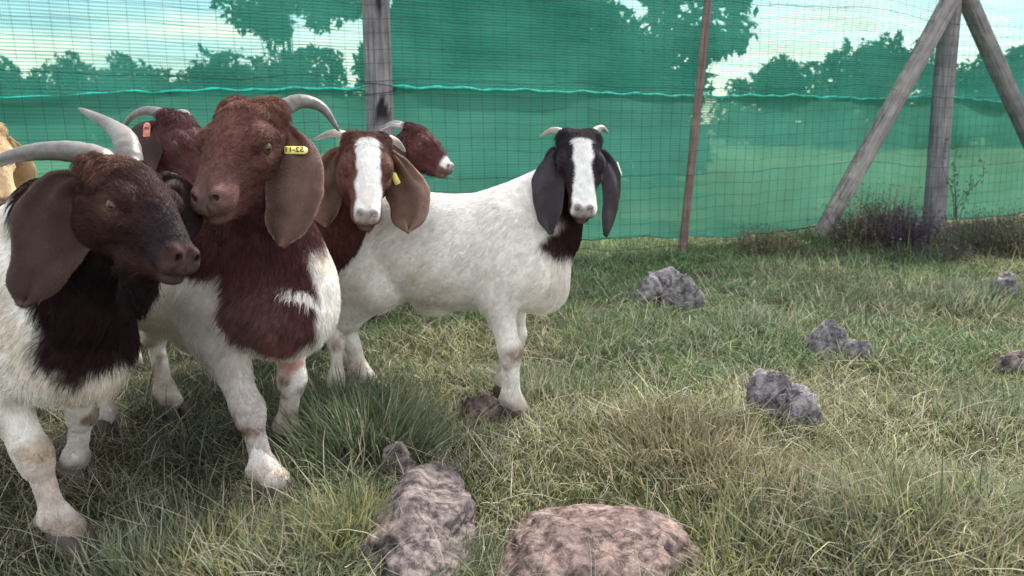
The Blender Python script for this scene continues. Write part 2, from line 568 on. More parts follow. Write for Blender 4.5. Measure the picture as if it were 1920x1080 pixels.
# ------------------------------------------------------------------ posts
def wood_mat():
    m, nt, out = new_mat("weathered_post_wood")
    at = nt.nodes.new("ShaderNodeAttribute"); at.attribute_name = "Col"
    tc = nt.nodes.new("ShaderNodeTexCoord")
    mp = nt.nodes.new("ShaderNodeMapping"); mp.inputs["Scale"].default_value = (1, 1, 0.06)
    no = N(nt, "ShaderNodeTexNoise", Scale=55.0, Detail=7.0, Roughness=0.65)
    nt.links.new(tc.outputs["Object"], mp.inputs["Vector"]); nt.links.new(mp.outputs["Vector"], no.inputs["Vector"])
    r = ramp(nt, [(0.3, (0.42, 0.42, 0.42)), (0.5, (0.95, 0.95, 0.95)), (0.75, (1.35, 1.33, 1.3))])
    nt.links.new(no.outputs["Fac"], r.inputs["Fac"])
    n2 = N(nt, "ShaderNodeTexNoise", Scale=9.0, Detail=4.0)
    nt.links.new(tc.outputs["Object"], n2.inputs["Vector"])
    r2 = ramp(nt, [(0.3, (0.7, 0.7, 0.72)), (0.7, (1.2, 1.18, 1.15))])
    nt.links.new(n2.outputs["Fac"], r2.inputs["Fac"])
    m1 = nt.nodes.new("ShaderNodeVectorMath"); m1.operation = 'MULTIPLY'
    m2 = nt.nodes.new("ShaderNodeVectorMath"); m2.operation = 'MULTIPLY'
    nt.links.new(at.outputs["Color"], m1.inputs[0]); nt.links.new(r.outputs["Color"], m1.inputs[1])
    nt.links.new(m1.outputs[0], m2.inputs[0]); nt.links.new(r2.outputs["Color"], m2.inputs[1])
    b = principled(nt, 0.88, 0.15)
    nt.links.new(m2.outputs[0], b.inputs["Base Color"])
    bp = N(nt, "ShaderNodeBump", Strength=0.7, Distance=0.006)
    nt.links.new(no.outputs["Fac"], bp.inputs["Height"]); nt.links.new(bp.outputs["Normal"], b.inputs["Normal"])
    nt.links.new(b.outputs[0], out.inputs["Surface"])
    return m
M['postwood'] = wood_mat()

def post(name, a, b, r0, r1, color, label, seed, cat="fence post", dark=None, seg=28, group=None):
    """weathered pole from a to b; modelled upright along its own z, then turned into place"""
    a, b = np.asarray(a, float), np.asarray(b, float)
    L = np.linalg.norm(b - a)
    n = max(16, int(L / 0.04))
    z = np.linspace(0, L, n)
    ang = np.linspace(0, 2 * np.pi, seg, endpoint=False)
    Z, A = np.meshgrid(z, ang, indexing='ij')
    q = np.stack([np.cos(A), np.sin(A), Z * 0.9], -1)
    rad = (r0 + (r1 - r0) * Z / L)
    rad = rad * (1 + 0.05 * vnoise(q, 1.3, seed) + 0.025 * vnoise(q * np.array([1, 1, 0.3]), 4.0, seed + 1))
    # drying cracks run along the grain
    for c in range(3):
        a0 = rng.uniform(0, 2 * np.pi)
        zc, zl = rng.uniform(0.2, 0.9) * L, rng.uniform(0.2, 0.5) * L
        da = np.angle(np.exp(1j * (A - a0 - 0.12 * vnoise(np.stack([Z, Z * 0], -1), 2.0, seed + c))))
        rad = rad - 0.10 * rad * np.exp(-(da / 0.09) ** 2) * np.exp(-((Z - zc) / zl) ** 4)
    bx = 0.012 * vnoise(np.stack([Z, Z * 0], -1), 0.8, seed + 5)
    V = np.stack([np.cos(A) * rad + bx, np.sin(A) * rad, Z], -1)
    c = np.ones((n, seg, 3)) * np.array(color)
    c = c * (1 + 0.15 * vnoise(q, 2.0, seed + 7))[..., None]
    if dark is not None:
        k = dark(Z, A)[..., None]
        c = c * (1 - k) + np.array([0.02, 0.018, 0.02]) * k
    V = np.vstack([V.reshape(-1, 3), [[0, 0, -0.004], [0, 0, L + 0.006]]])
    C = np.vstack([c.reshape(-1, 3), [color, color]])
    i = np.arange(n - 1)[:, None] * seg
    j = np.arange(seg)[None]
    Q = np.stack([i + j, i + (j + 1) % seg, i + seg + (j + 1) % seg, i + seg + j], -1).reshape(-1, 4)
    jj = np.arange(seg)
    t0 = np.stack([np.full(seg, n * seg), (jj + 1) % seg, jj], -1)
    t1 = np.stack([np.full(seg, n * seg + 1), (n - 1) * seg + jj, (n - 1) * seg + (jj + 1) % seg], -1)
    o = link(name, mesh_np(name, V, [Q, np.vstack([t0, t1])], M['postwood'], col=C), label=label, cat=cat, group=group)
    d = Vector(b - a)
    o.rotation_mode = 'QUATERNION'
    o.rotation_quaternion = d.to_track_quat('Z', 'Y')
    o.location = a
    return o

def on_ground(p, dz=-0.1):
    p = np.array(p, float)
    p[2] = float(gh(p[0], p[1])) + dz
    return p

# thick line post left of the middle
pl = float(np.dot(fence_at(711, 130) - FA, FD))
b0 = on_ground(fence_pt(pl + 0.005))
t0 = fence_pt(pl - 0.01, 2.35)
def dark_left(Z, A):
    # creosote-dark hollow where the outer wood has split away, on the right hand side
    w = vnoise(np.stack([Z * 2.4, A * 0], -1), 1.0, 303)
    lim = -0.32 + 0.35 * w
    d = np.angle(np.exp(1j * (A - (-0.10))))
    return smooth(0.0, 0.08, 0.52 + 0.62 * w - np.abs(d)) * smooth(0.95, 1.0, Z)
post("round_post", b0, t0, 0.079, 0.074, (0.235, 0.225, 0.235), "thick grey weathered round fence post behind the brown faced goats", 401, dark=dark_left)
# thin leaning dropper
a = fence_at(1280, 470); bt = fence_at(1334, -60)
post("dropper", on_ground(a, -0.05), bt, 0.030, 0.026, (0.235, 0.165, 0.150), "thin reddish brown dropper leaning between the two thick posts", 431, cat="fence dropper", seg=14)
# corner post and its two braces
base = fence_at(1750, 432); top = fence_at(1782, -4)
post("corner_post", on_ground(base), top, 0.088, 0.078, (0.255, 0.245, 0.255), "upright grey corner post between two slanting braces", 451)
apex = fence_at(1790, -14, -0.06)
f1 = fence_at(1527, 446, -0.06)
post("brace_pole", on_ground(f1), apex + 0.10 * (apex - f1) / np.linalg.norm(apex - f1), 0.066, 0.074, (0.285, 0.262, 0.258), "slanting grey brace pole left of the corner post", 471, cat="brace pole")
f2 = apex + (fence_at(1905, 180, -0.06) - fence_at(1806, -6, -0.06)) * 2.35
f2 = f2 - FN * 0.02
ap2 = fence_at(1806, -10, -0.02)
post("brace_pole", on_ground(f2), ap2 + 0.08 * (ap2 - f2) / np.linalg.norm(ap2 - f2) - FN * 0.02, 0.068, 0.074, (0.25, 0.24, 0.25), "slanting brace pole right of the corner post, cut by the picture edge", 491, cat="brace pole")
# wire twisted round the left post
tw = []
for k in range(60):
    a_ = k / 59 * 2 * math.pi * 2.1
    c_ = fence_pt(pl)
    zc = float(seam_z(pl)) - 0.02 + 0.03 * math.sin(a_ * 0.5)
    tw.append(c_ + FD * math.cos(a_) * 0.088 + FN * math.sin(a_) * 0.088 + np.array([0, 0, zc]))
v, f = tube(np.array(tw), 0.0022, 5)
link("tie_wire", mesh_np("tie_wire", v, f, M['wire']), label="loop of wire tied round the thick round post", cat="wire")

# ------------------------------------------------------------------ trees beyond the fence
def tree(loc, height, clumps, leaf, nleaf, color, label, seed, trunk_r=0.16, group="trees beyond the net"):
    """clumps: list of (x, y, z, r) relative to the foot; leaf quads fill each clump unevenly"""
    r_ = np.random.default_rng(seed)
    root = link("leafy_tree", None, label=label, cat="tree", group=group)
    root.location = (loc[0], loc[1], float(gh(loc[0], loc[1])))
    cl = np.array(clumps, float)
    # limbs
    vs_, fs_, off = [], [[], []], 0
    fork = np.array([0, 0, height * 0.30])
    paths = [(np.array([[0, 0, -0.2], [0.05, 0, height * 0.15], fork, [0.0, 0.05, height * 0.5], [0.05, 0, height * 0.72]]), trunk_r, trunk_r * 0.3)]
    for c in cl[:: max(1, len(cl) // 9)]:
        m_ = fork + (c[:3] - fork) * 0.5 + np.array([0, 0, -0.1 * height])
        paths.append((np.array([fork * 0.9, m_, c[:3]]), trunk_r * 0.5, trunk_r * 0.08))
    for pts, ra, rb in paths:
        q = catmull(pts, 12)
        v, f = tube(q, np.linspace(ra, rb, 12), 8)
        vs_.append(v); fs_[0].append(f[0] + off); fs_[1].append(f[1] + off); off += len(v)
    link("trunk", mesh_np("trunk", np.vstack(vs_), [np.vstack(fs_[0]), np.vstack(fs_[1])], M['bark']), root)
    w = cl[:, 3] ** 2
    idx = r_.choice(len(cl), nleaf, p=w / w.sum())
    d = r_.normal(size=(nleaf, 3)); d /= np.linalg.norm(d, axis=1)[:, None]
    rad = cl[idx, 3] * r_.uniform(0.25, 1.0, nleaf) ** 0.5
    c = cl[idx, :3] + d * rad[:, None] * np.array([1, 1, 0.8])
    c += 0.5 * np.stack([vnoise(c, 1.6, seed + k) for k in range(3)], -1) * cl[idx, 3][:, None]
    keep = c[:, 2] > 0.05
    c, idx = c[keep], idx[keep]
    n = len(c)
    u = r_.normal(size=(n, 3)); u /= np.linalg.norm(u, axis=1)[:, None]
    v = np.cross(u, r_.normal(size=(n, 3))); v /= np.linalg.norm(v, axis=1)[:, None]
    s = leaf * r_.uniform(0.6, 1.4, n)[:, None]
    V = np.stack([c - u * s, c + v * s * 0.45, c + u * s, c - v * s * 0.45], 1).reshape(-1, 3)
    Q = np.arange(4 * n).reshape(-1, 4)
    colr = np.array(color)[None] * (1 + 0.35 * r_.normal(size=(n, 1)) * 0.5) * np.array([1, 1, 1])
    colr = np.clip(colr, 0.01, 1)
    link("crown", mesh_np("crown", V, Q, M['leaf'], smooth_shade=False, col=np.repeat(colr, 4, 0)), root)
    return root

def blob(n, cx, cz, rx, rz, ry, cr, seed):
    r_ = np.random.default_rng(seed)
    out = []
    while len(out) < n:
        p = r_.uniform(-1, 1, 3)
        if np.dot(p, p) < 1:
            out.append((cx + p[0] * rx, p[1] * ry, cz + p[2] * rz, cr * r_.uniform(0.6, 1.2)))
    return out

def at_ground(px, Y):
    return np.array([(px - 960) / F_PX * Y * 1.0 / math.cos(PITCH) * 1.0, Y, 0])

# the broad dark tree right behind the net (its crown runs out of the top of the picture)
tree(at_ground(1010, 13.0), 6.0, blob(60, 0, 3.0, 2.6, 2.6, 1.6, 0.85, 1) + blob(34, -0.3, 1.0, 3.3, 1.0, 0.9, 0.75, 2), 0.12, 70000, (0.045, 0.075, 0.03), "broad dark tree filling the middle of the view through the net", 11, 0.22)
tree(at_ground(565, 15.0), 5.5, blob(30, 0.1, 3.2, 1.3, 0.95, 1.0, 0.40, 3) + blob(8, 0.5, 1.3, 1.0, 0.7, 0.7, 0.5, 4), 0.09, 6000, (0.05, 0.085, 0.035), "thin crowned tree with sky showing through, left of the thick post", 12, 0.045)
specs = [(60, 36, 3.75, 2.6), (215, 38, 4.1, 2.8), (390, 40, 3.9, 3.0), (520, 30, 3.7, 2.4), (-60, 34, 4.0, 2.4), (1450, 42, 4.4, 3.4), (1610, 36, 5.3, 2.5), (1780, 40, 4.5, 2.8), (1900, 38, 4.8, 2.6)]
names = ["small far tree second from the left picture edge", "far tree with the highest tip left of the thick post, seen through the net",
         "low far tree in the tree line above the front goats", "far tree in the tree line next to the thin crowned tree",
         "far tree cut off by the left picture edge", "low far tree in the dip beside the broad dark tree",
         "far tree with a rounded top between the dropper and the brace pole", "far tree behind the top of the corner post",
         "far tree behind the right brace pole"]
for k, ((px, Y, h, w), nm) in enumerate(zip(specs, names)):
    tree(at_ground(px, Y), h, blob(22, 0, h * 0.62, w, h * 0.30, 1.2, 0.85, 40 + k) + blob(26, 0, 1.3, w * 1.5, 1.3, 0.8, 1.0, 60 + k), 0.17, 12000, (0.05, 0.08, 0.035), nm, 80 + k, 0.15)

# ------------------------------------------------------------------ rocks
def rock_mat(name, ca, cb, cd):
    m, nt, out = new_mat(name)
    tc = nt.nodes.new("ShaderNodeTexCoord")
    n1 = N(nt, "ShaderNodeTexNoise", Scale=42.0, Detail=9.0, Roughness=0.72)
    n2 = N(nt, "ShaderNodeTexNoise", Scale=13.0, Detail=6.0, Roughness=0.6)
    n3 = N(nt, "ShaderNodeTexNoise", Scale=120.0, Detail=6.0, Roughness=0.7)
    for n in (n1, n2, n3):
        nt.links.new(tc.outputs["Object"], n.inputs["Vector"])
    r1 = ramp(nt, [(0.38, cd), (0.49, ca), (0.62, cb)])
    nt.links.new(n1.outputs["Fac"], r1.inputs["Fac"])
    r2 = ramp(nt, [(0.38, (0.55, 0.54, 0.57)), (0.54, (1.05, 1.04, 1.03))])
    nt.links.new(n2.outputs["Fac"], r2.inputs["Fac"])
    mul = nt.nodes.new("ShaderNodeVectorMath"); mul.operation = 'MULTIPLY'
    nt.links.new(r1.outputs["Color"], mul.inputs[0]); nt.links.new(r2.outputs["Color"], mul.inputs[1])
    vo = N(nt, "ShaderNodeTexVoronoi", Scale=6.5)
    vo.feature = 'DISTANCE_TO_EDGE'
    wv = nt.nodes.new("ShaderNodeVectorMath"); wv.operation = 'MULTIPLY_ADD'
    wv.inputs[1].default_value = (0.14, 0.14, 0.14)
    nt.links.new(n2.outputs["Color"], wv.inputs[0]); nt.links.new(tc.outputs["Object"], wv.inputs[2])
    nt.links.new(wv.outputs[0], vo.inputs["Vector"])
    rc = ramp(nt, [(0.0, (0.52, 0.50, 0.50)), (0.022, (1, 1, 1))])
    nt.links.new(vo.outputs["Distance"], rc.inputs["Fac"])
    mul2 = nt.nodes.new("ShaderNodeVectorMath"); mul2.operation = 'MULTIPLY'
    nt.links.new(mul.outputs[0], mul2.inputs[0]); nt.links.new(rc.outputs["Color"], mul2.inputs[1])
    b = principled(nt, 0.9, 0.15)
    nt.links.new(mul2.outputs[0], b.inputs["Base Color"])
    bp0 = N(nt, "ShaderNodeBump", Strength=0.6, Distance=0.008)
    nt.links.new(rc.outputs["Color"], bp0.inputs["Height"])
    bp = N(nt, "ShaderNodeBump", Strength=0.8, Distance=0.009)
    nt.links.new(bp0.outputs["Normal"], bp.inputs["Normal"])
    nt.links.new(n1.outputs["Fac"], bp.inputs["Height"])
    bp2 = N(nt, "ShaderNodeBump", Strength=0.6, Distance=0.004)
    nt.links.new(n3.outputs["Fac"], bp2.inputs["Height"])
    nt.links.new(bp.outputs["Normal"], bp2.inputs["Normal"])
    nt.links.new(bp2.outputs["Normal"], b.inputs["Normal"])
    nt.links.new(b.outputs[0], out.inputs["Surface"])
    return m
M['rock_pink'] = rock_mat("pink_rock", (0.185, 0.130, 0.118), (0.32, 0.245, 0.22), (0.070, 0.052, 0.050))
M['rock_mauve'] = rock_mat("mauve_rock", (0.155, 0.127, 0.122), (0.285, 0.24, 0.225), (0.055, 0.046, 0.048))
M['rock_grey'] = rock_mat("grey_rock", (0.215, 0.203, 0.212), (0.36, 0.34, 0.34), (0.080, 0.073, 0.080))

def sphere_grid(nu, nv):
    th = np.linspace(0, 2 * np.pi, nu, endpoint=False)
    ph = np.linspace(0.0, np.pi, nv)
    PH, TH = np.meshgrid(ph, th, indexing='ij')
    V = np.stack([np.sin(PH) * np.cos(TH), np.sin(PH) * np.sin(TH), np.cos(PH)], -1).reshape(-1, 3)
    i = np.arange(nv - 1)[:, None] * nu
    j = np.arange(nu)[None]
    Q = np.stack([i + j, i + nu + j, i + nu + (j + 1) % nu, i + (j + 1) % nu], -1).reshape(-1, 4)
    return V, Q

ROCKS = []
def rock(px, py, w, d, h, mat, label, seed, yaw=0.0, sink=0.16, cracks=(), lumpy=0.16, flat=0.0, facet=(0.66, 1.0)):
    g = G(px, py)
    U, Q = sphere_grid(88, 50)
    rr_ = np.random.default_rng(seed)
    pn = rr_.normal(size=(15, 3)); pn /= np.linalg.norm(pn, axis=1)[:, None]
    pd = rr_.uniform(facet[0], facet[1], 15)
    Uw = U + 0.06 * np.stack([fbm(U, 3.0, 3, seed + 20 + k) for k in range(3)], -1)
    r = np.min(np.where(Uw @ pn.T > 0.05, pd[None] / np.maximum(Uw @ pn.T, 0.05), 9.0), 1)
    r = np.minimum(r, 1.2) + 0.35 * lumpy * fbm(U, 2.6, 3, seed, 0.5)
    r = r - 0.05 * np.abs(fbm(U, 6.0, 3, seed + 50, 0.55)) + 0.022 * fbm(U, 18.0, 3, seed + 90, 0.6)
    for (ang, off, tilt, dep) in cracks:
        nrm = np.array([math.cos(ang) * math.cos(tilt), math.sin(ang) * math.cos(tilt), math.sin(tilt)])
        q = U @ nrm - off + 0.07 * vnoise(U, 3.0, seed + 7) + 0.03 * vnoise(U, 8.0, seed + 8)
        r = r - dep * np.exp(-(q / 0.045) ** 2) - 0.35 * dep * np.exp(-(q / 0.14) ** 2)
    V = U * r[:, None]
    if flat:
        V[:, 2] = np.sign(V[:, 2]) * np.abs(V[:, 2]) ** (1 - flat)
    V = V * np.array([w / 2, d / 2, h])
    c, s = math.cos(yaw), math.sin(yaw)
    V = V @ np.array([[c, s, 0], [-s, c, 0], [0, 0, 1]])
    o = link("rock", mesh_np("rock", V, Q, M[mat]), label=label, cat="rock", group="rocks in the grass")
    z0 = float(gh(g[0], g[1]))
    o.location = (g[0], g[1], z0 - sink * h + 0.02)
    ROCKS.append((g[0], g[1], w * 0.46, d * 0.46, yaw, h))
    return o

rock(795, 1000, 0.20, 0.48, 0.075, 'rock_mauve', "long mauve rock with a dark blotch, left of the big pink rock", 101, yaw=-0.12, lumpy=0.25, facet=(0.92, 1.15), cracks=((1.6, -0.25, 0.1, 0.08),))
rock(752, 893, 0.105, 0.085, 0.07, 'rock_mauve', "small reddish rock just behind the long mauve rock", 108, lumpy=0.2)
rock(1112, 1058, 0.36, 0.32, 0.078, 'rock_pink', "big flat pink rock with a crack, at the bottom edge", 115, yaw=0.1, facet=(0.99, 1.2), lumpy=0.22, cracks=((0.75, 0.12, 0.0, 0.07), (0.2, -0.45, 0.1, 0.05)))
rock(905, 785, 0.15, 0.12, 0.06, 'rock_pink', "low brownish pink rock beside the black headed goat's front hoof", 122)
rock(1470, 780, 0.21, 0.19, 0.155, 'rock_grey', "grey peaked rock with split top in the middle of the grass", 129, yaw=0.4, cracks=((1.9, 0.0, 0.1, 0.12), (0.3, 0.25, 0.0, 0.08)), lumpy=0.22)
rock(1560, 660, 0.20, 0.17, 0.115, 'rock_grey', "knobbly grey rock nearer the fence, with a small stone at its side", 136, cracks=((0.6, 0.2, 0.1, 0.1), (1.7, -0.15, 0, 0.1)))
rock(1608, 672, 0.11, 0.10, 0.065, 'rock_grey', "small pale stone touching the knobbly grey rock", 143)
rock(1232, 562, 0.30, 0.26, 0.17, 'rock_grey', "large cracked grey boulder near the dropper", 150, yaw=0.2, cracks=((0.3, -0.28, 0.0, 0.14), (1.5, -0.3, 0.15, 0.1)), lumpy=0.14, flat=0.2)
rock(1284, 575, 0.185, 0.20, 0.15, 'rock_grey', "pointed grey rock leaning on the large cracked boulder", 157, yaw=0.5)
rock(1884, 552, 0.13, 0.12, 0.12, 'rock_grey', "small pale rock close to the right picture edge", 164)
rock(1905, 690, 0.16, 0.12, 0.06, 'rock_mauve', "low mauve rock cut by the right picture edge", 171)

# ------------------------------------------------------------------ goats: implicit surface modelling
def spl_table(xs, vals, n=400):
    """monotone-ish cubic table through stations"""
    xs, vals = np.asarray(xs, float), np.asarray(vals, float)
    m = np.gradient(vals, xs)
    q = np.linspace(xs[0], xs[-1], n)
    i = np.clip(np.searchsorted(xs, q) - 1, 0, len(xs) - 2)
    h = xs[i + 1] - xs[i]
    t = (q - xs[i]) / h
    v = (2 * t ** 3 - 3 * t ** 2 + 1) * vals[i] + (t ** 3 - 2 * t ** 2 + t) * h * m[i] + (-2 * t ** 3 + 3 * t ** 2) * vals[i + 1] + (t ** 3 - t ** 2) * h * m[i + 1]
    return q, v

class Field:
    def __init__(self, lo, hi, coarse, fine_lo, fine_hi, fine):
        self.ax = []
        for k in range(3):
            a = list(np.arange(fine_lo[k], fine_hi[k] + 1e-9, fine))
            x, d = a[-1], fine
            while x < hi[k]:
                d = min(coarse, d * 1.25); x += d; a.append(x)
            x, d, left = a[0], fine, []
            while x > lo[k]:
                d = min(coarse, d * 1.25); x -= d; left.append(x)
            self.ax.append(np.array(left[::-1] + a, dtype=np.float32))
        self.F = np.full([len(a) for a in self.ax], 0.5, dtype=np.float32)
    def box(self, lo, hi):
        sl = []
        for k in range(3):
            i0 = max(0, int(np.searchsorted(self.ax[k], lo[k])) - 1)
            i1 = min(len(self.ax[k]), int(np.searchsorted(self.ax[k], hi[k])) + 1)
            sl.append(slice(i0, max(i1, i0 + 1)))
        sl = tuple(sl)
        X = self.ax[0][sl[0]][:, None, None]
        Y = self.ax[1][sl[1]][None, :, None]
        Z = self.ax[2][sl[2]][None, None, :]
        return sl, X, Y, Z
    def union(self, sl, d, k):
        f = self.F[sl]
        h = np.clip(0.5 + 0.5 * (f - d) / k, 0, 1)
        self.F[sl] = f + (d - f) * h - k * h * (1 - h)
    def carve(self, sl, d, k):
        f = self.F[sl]
        d = -d
        h = np.clip(0.5 - 0.5 * (f - d) / k, 0, 1)
        self.F[sl] = f + (d - f) * h + k * h * (1 - h)
    def cone(self, a, b, ra, rb, k, yscale=1.0):
        a, b = np.asarray(a, np.float32), np.asarray(b, np.float32)
        m = max(ra, rb) + k + 0.02
        sl, X, Y, Z = self.box(np.minimum(a, b) - m, np.maximum(a, b) + m)
        ba = b - a
        L2 = float(ba @ ba) + 1e-9
        t = np.clip(((X - a[0]) * ba[0] + (Y - a[1]) * ba[1] + (Z - a[2]) * ba[2]) / L2, 0, 1)
        d = np.sqrt((X - a[0] - t * ba[0]) ** 2 + ((Y - a[1] - t * ba[1]) / yscale) ** 2 + (Z - a[2] - t * ba[2]) ** 2) - (ra + t * (rb - ra))
        self.union(sl, d, k)
    def ellipsoid(self, c, r, k, R=None, carve=False):
        c, r = np.asarray(c, np.float32), np.asarray(r, np.float32)
        m = float(r.max()) + k + 0.015
        sl, X, Y, Z = self.box(c - m, c + m)
        x, y, z = X - c[0], Y - c[1], Z - c[2]
        if R is not None:      # columns of R are the ellipsoid's axes
            x, y, z = (x * R[0, 0] + y * R[1, 0] + z * R[2, 0], x * R[0, 1] + y * R[1, 1] + z * R[2, 1], x * R[0, 2] + y * R[1, 2] + z * R[2, 2])
        k0 = np.sqrt((x / r[0]) ** 2 + (y / r[1]) ** 2 + (z / r[2]) ** 2)
        k1 = np.sqrt((x / r[0] ** 2) ** 2 + (y / r[1] ** 2) ** 2 + (z / r[2] ** 2) ** 2) + 1e-6
        d = k0 * (k0 - 1) / k1
        (self.carve if carve else self.union)(sl, d, k)
    def loft(self, o, R, xs, top, bot, wid, k, scale=1.0, low_narrow=0.0, power=2.0):
        """elliptic sections along the local x axis of frame (o, R)"""
        xs = np.asarray(xs, float)
        ext = np.array([[x, s1 * w, z] for x, t_, b_, w in zip(xs, top, bot, wid) for s1 in (-1, 1) for z in (t_, b_)]) * scale
        wpt = ext @ np.asarray(R).T + o
        m = k + 0.03
        sl, X, Y, Z = self.box(wpt.min(0) - m, wpt.max(0) + m)
        R = np.asarray(R, np.float32)
        x, y, z = X - np.float32(o[0]), Y - np.float32(o[1]), Z - np.float32(o[2])
        lx = (x * R[0, 0] + y * R[1, 0] + z * R[2, 0]) / scale
        ly = (x * R[0, 1] + y * R[1, 1] + z * R[2, 1]) / scale
        lz = (x * R[0, 2] + y * R[1, 2] + z * R[2, 2]) / scale
        q, vt = spl_table(xs, top); _, vb = spl_table(xs, bot); _, vw = spl_table(xs, wid)
        T = np.interp(lx, q, vt).astype(np.float32); B = np.interp(lx, q, vb).astype(np.float32); W = np.interp(lx, q, vw).astype(np.float32)
        W = np.maximum(W, 0.004)
        c = (T + B) / 2; H = np.maximum((T - B) / 2, 0.004)
        dz = (lz - c)
        if low_narrow:
            W = W * (1 - low_narrow * np.clip(-dz / H, -0.3, 1))
        a, b = np.abs(ly) / W, np.abs(dz) / H
        if power != 2.0:
            k0 = (a ** power + b ** power) ** (1 / power)
            d = (k0 - 1) * np.minimum(W, H)
        else:
            k0 = np.sqrt(a * a + b * b)
            k1 = np.sqrt((ly / W ** 2) ** 2 + (dz / H ** 2) ** 2) + 1e-5
            d = k0 * (k0 - 1) / k1
        ex = np.maximum(np.maximum(xs[0] - lx, lx - xs[-1]), 0)
        d = np.where(ex > 0, np.sqrt(np.maximum(d, 0) ** 2 + ex ** 2) + np.minimum(d, 0) * 0, d)
        self.union(sl, d * scale, k)

def surface_nets(F, ax):
    S = F < 0
    nx, ny, nz = F.shape
    cnt = np.zeros((nx - 1, ny - 1, nz - 1), dtype=np.int8)
    for dx in (0, 1):
        for dy in (0, 1):
            for dz in (0, 1):
                cnt += S[dx:nx - 1 + dx, dy:ny - 1 + dy, dz:nz - 1 + dz]
    act = (cnt > 0) & (cnt < 8)
    I, J, K = np.nonzero(act)
    vid = np.full(cnt.shape, -1, dtype=np.int32)
    vid[I, J, K] = np.arange(len(I))
    acc = np.zeros((len(I), 3)); num = np.zeros(len(I))
    corners = [(a, b, c) for a in (0, 1) for b in (0, 1) for c in (0, 1)]
    for e0 in corners:
        for k in range(3):
            if e0[k] == 0:
                e1 = list(e0); e1[k] = 1
                f0 = F[I + e0[0], J + e0[1], K + e0[2]]
                f1 = F[I + e1[0], J + e1[1], K + e1[2]]
                cr = (f0 < 0) != (f1 < 0)
                t = np.where(cr, f0 / np.where(cr, f0 - f1, 1), 0)
                p0 = np.stack([ax[0][I + e0[0]], ax[1][J + e0[1]], ax[2][K + e0[2]]], -1)
                p1 = np.stack([ax[0][I + e1[0]], ax[1][J + e1[1]], ax[2][K + e1[2]]], -1)
                p = p0 + (p1 - p0) * t[:, None]
                acc += np.where(cr[:, None], p, 0); num += cr
    V = acc / np.maximum(num, 1)[:, None]
    faces = []
    for k in range(3):
        o = [(1, 2), (2, 0), (0, 1)][k]
        a = [slice(None)] * 3; b = [slice(None)] * 3
        a[k] = slice(0, -1); b[k] = slice(1, None)
        s0, s1 = S[tuple(a)], S[tuple(b)]
        idx = np.stack(np.nonzero(s0 != s1), -1)
        ok = np.all((idx[:, o] > 0), 1)
        for q in o:
            ok &= idx[:, q] < F.shape[q] - 1
        idx = idx[ok]
        flip = ~s0[idx[:, 0], idx[:, 1], idx[:, 2]]
        c = []
        for (u, v) in ((-1, -1), (0, -1), (0, 0), (-1, 0)):
            j = idx.copy(); j[:, o[0]] += u; j[:, o[1]] += v
            c.append(vid[j[:, 0], j[:, 1], j[:, 2]])
        q = np.stack(c, -1)
        q[flip] = q[flip][:, ::-1]
        faces.append(q)
    return V, np.vstack(faces)

HEADX = [-0.055, -0.03, 0.0, 0.04, 0.08, 0.12, 0.16, 0.20, 0.235, 0.258, 0.272, 0.281]
HTOP = [-0.010, 0.022, 0.040, 0.054, 0.056, 0.049, 0.037, 0.020, 0.001, -0.014, -0.028, -0.042]
HBOT = [-0.060, -0.085, -0.098, -0.100, -0.092, -0.083, -0.074, -0.068, -0.066, -0.065, -0.063, -0.056]
HWID = [0.030, 0.050, 0.062, 0.066, 0.064, 0.054, 0.044, 0.037, 0.035, 0.033, 0.027, 0.014]

def fibo(n):
    i = np.arange(n) + 0.5
    ph = np.arccos(1 - 2 * i / n); th = np.pi * (1 + 5 ** 0.5) * i
    return np.stack([np.cos(th) * np.sin(ph), np.sin(th) * np.sin(ph), np.cos(ph)], -1)

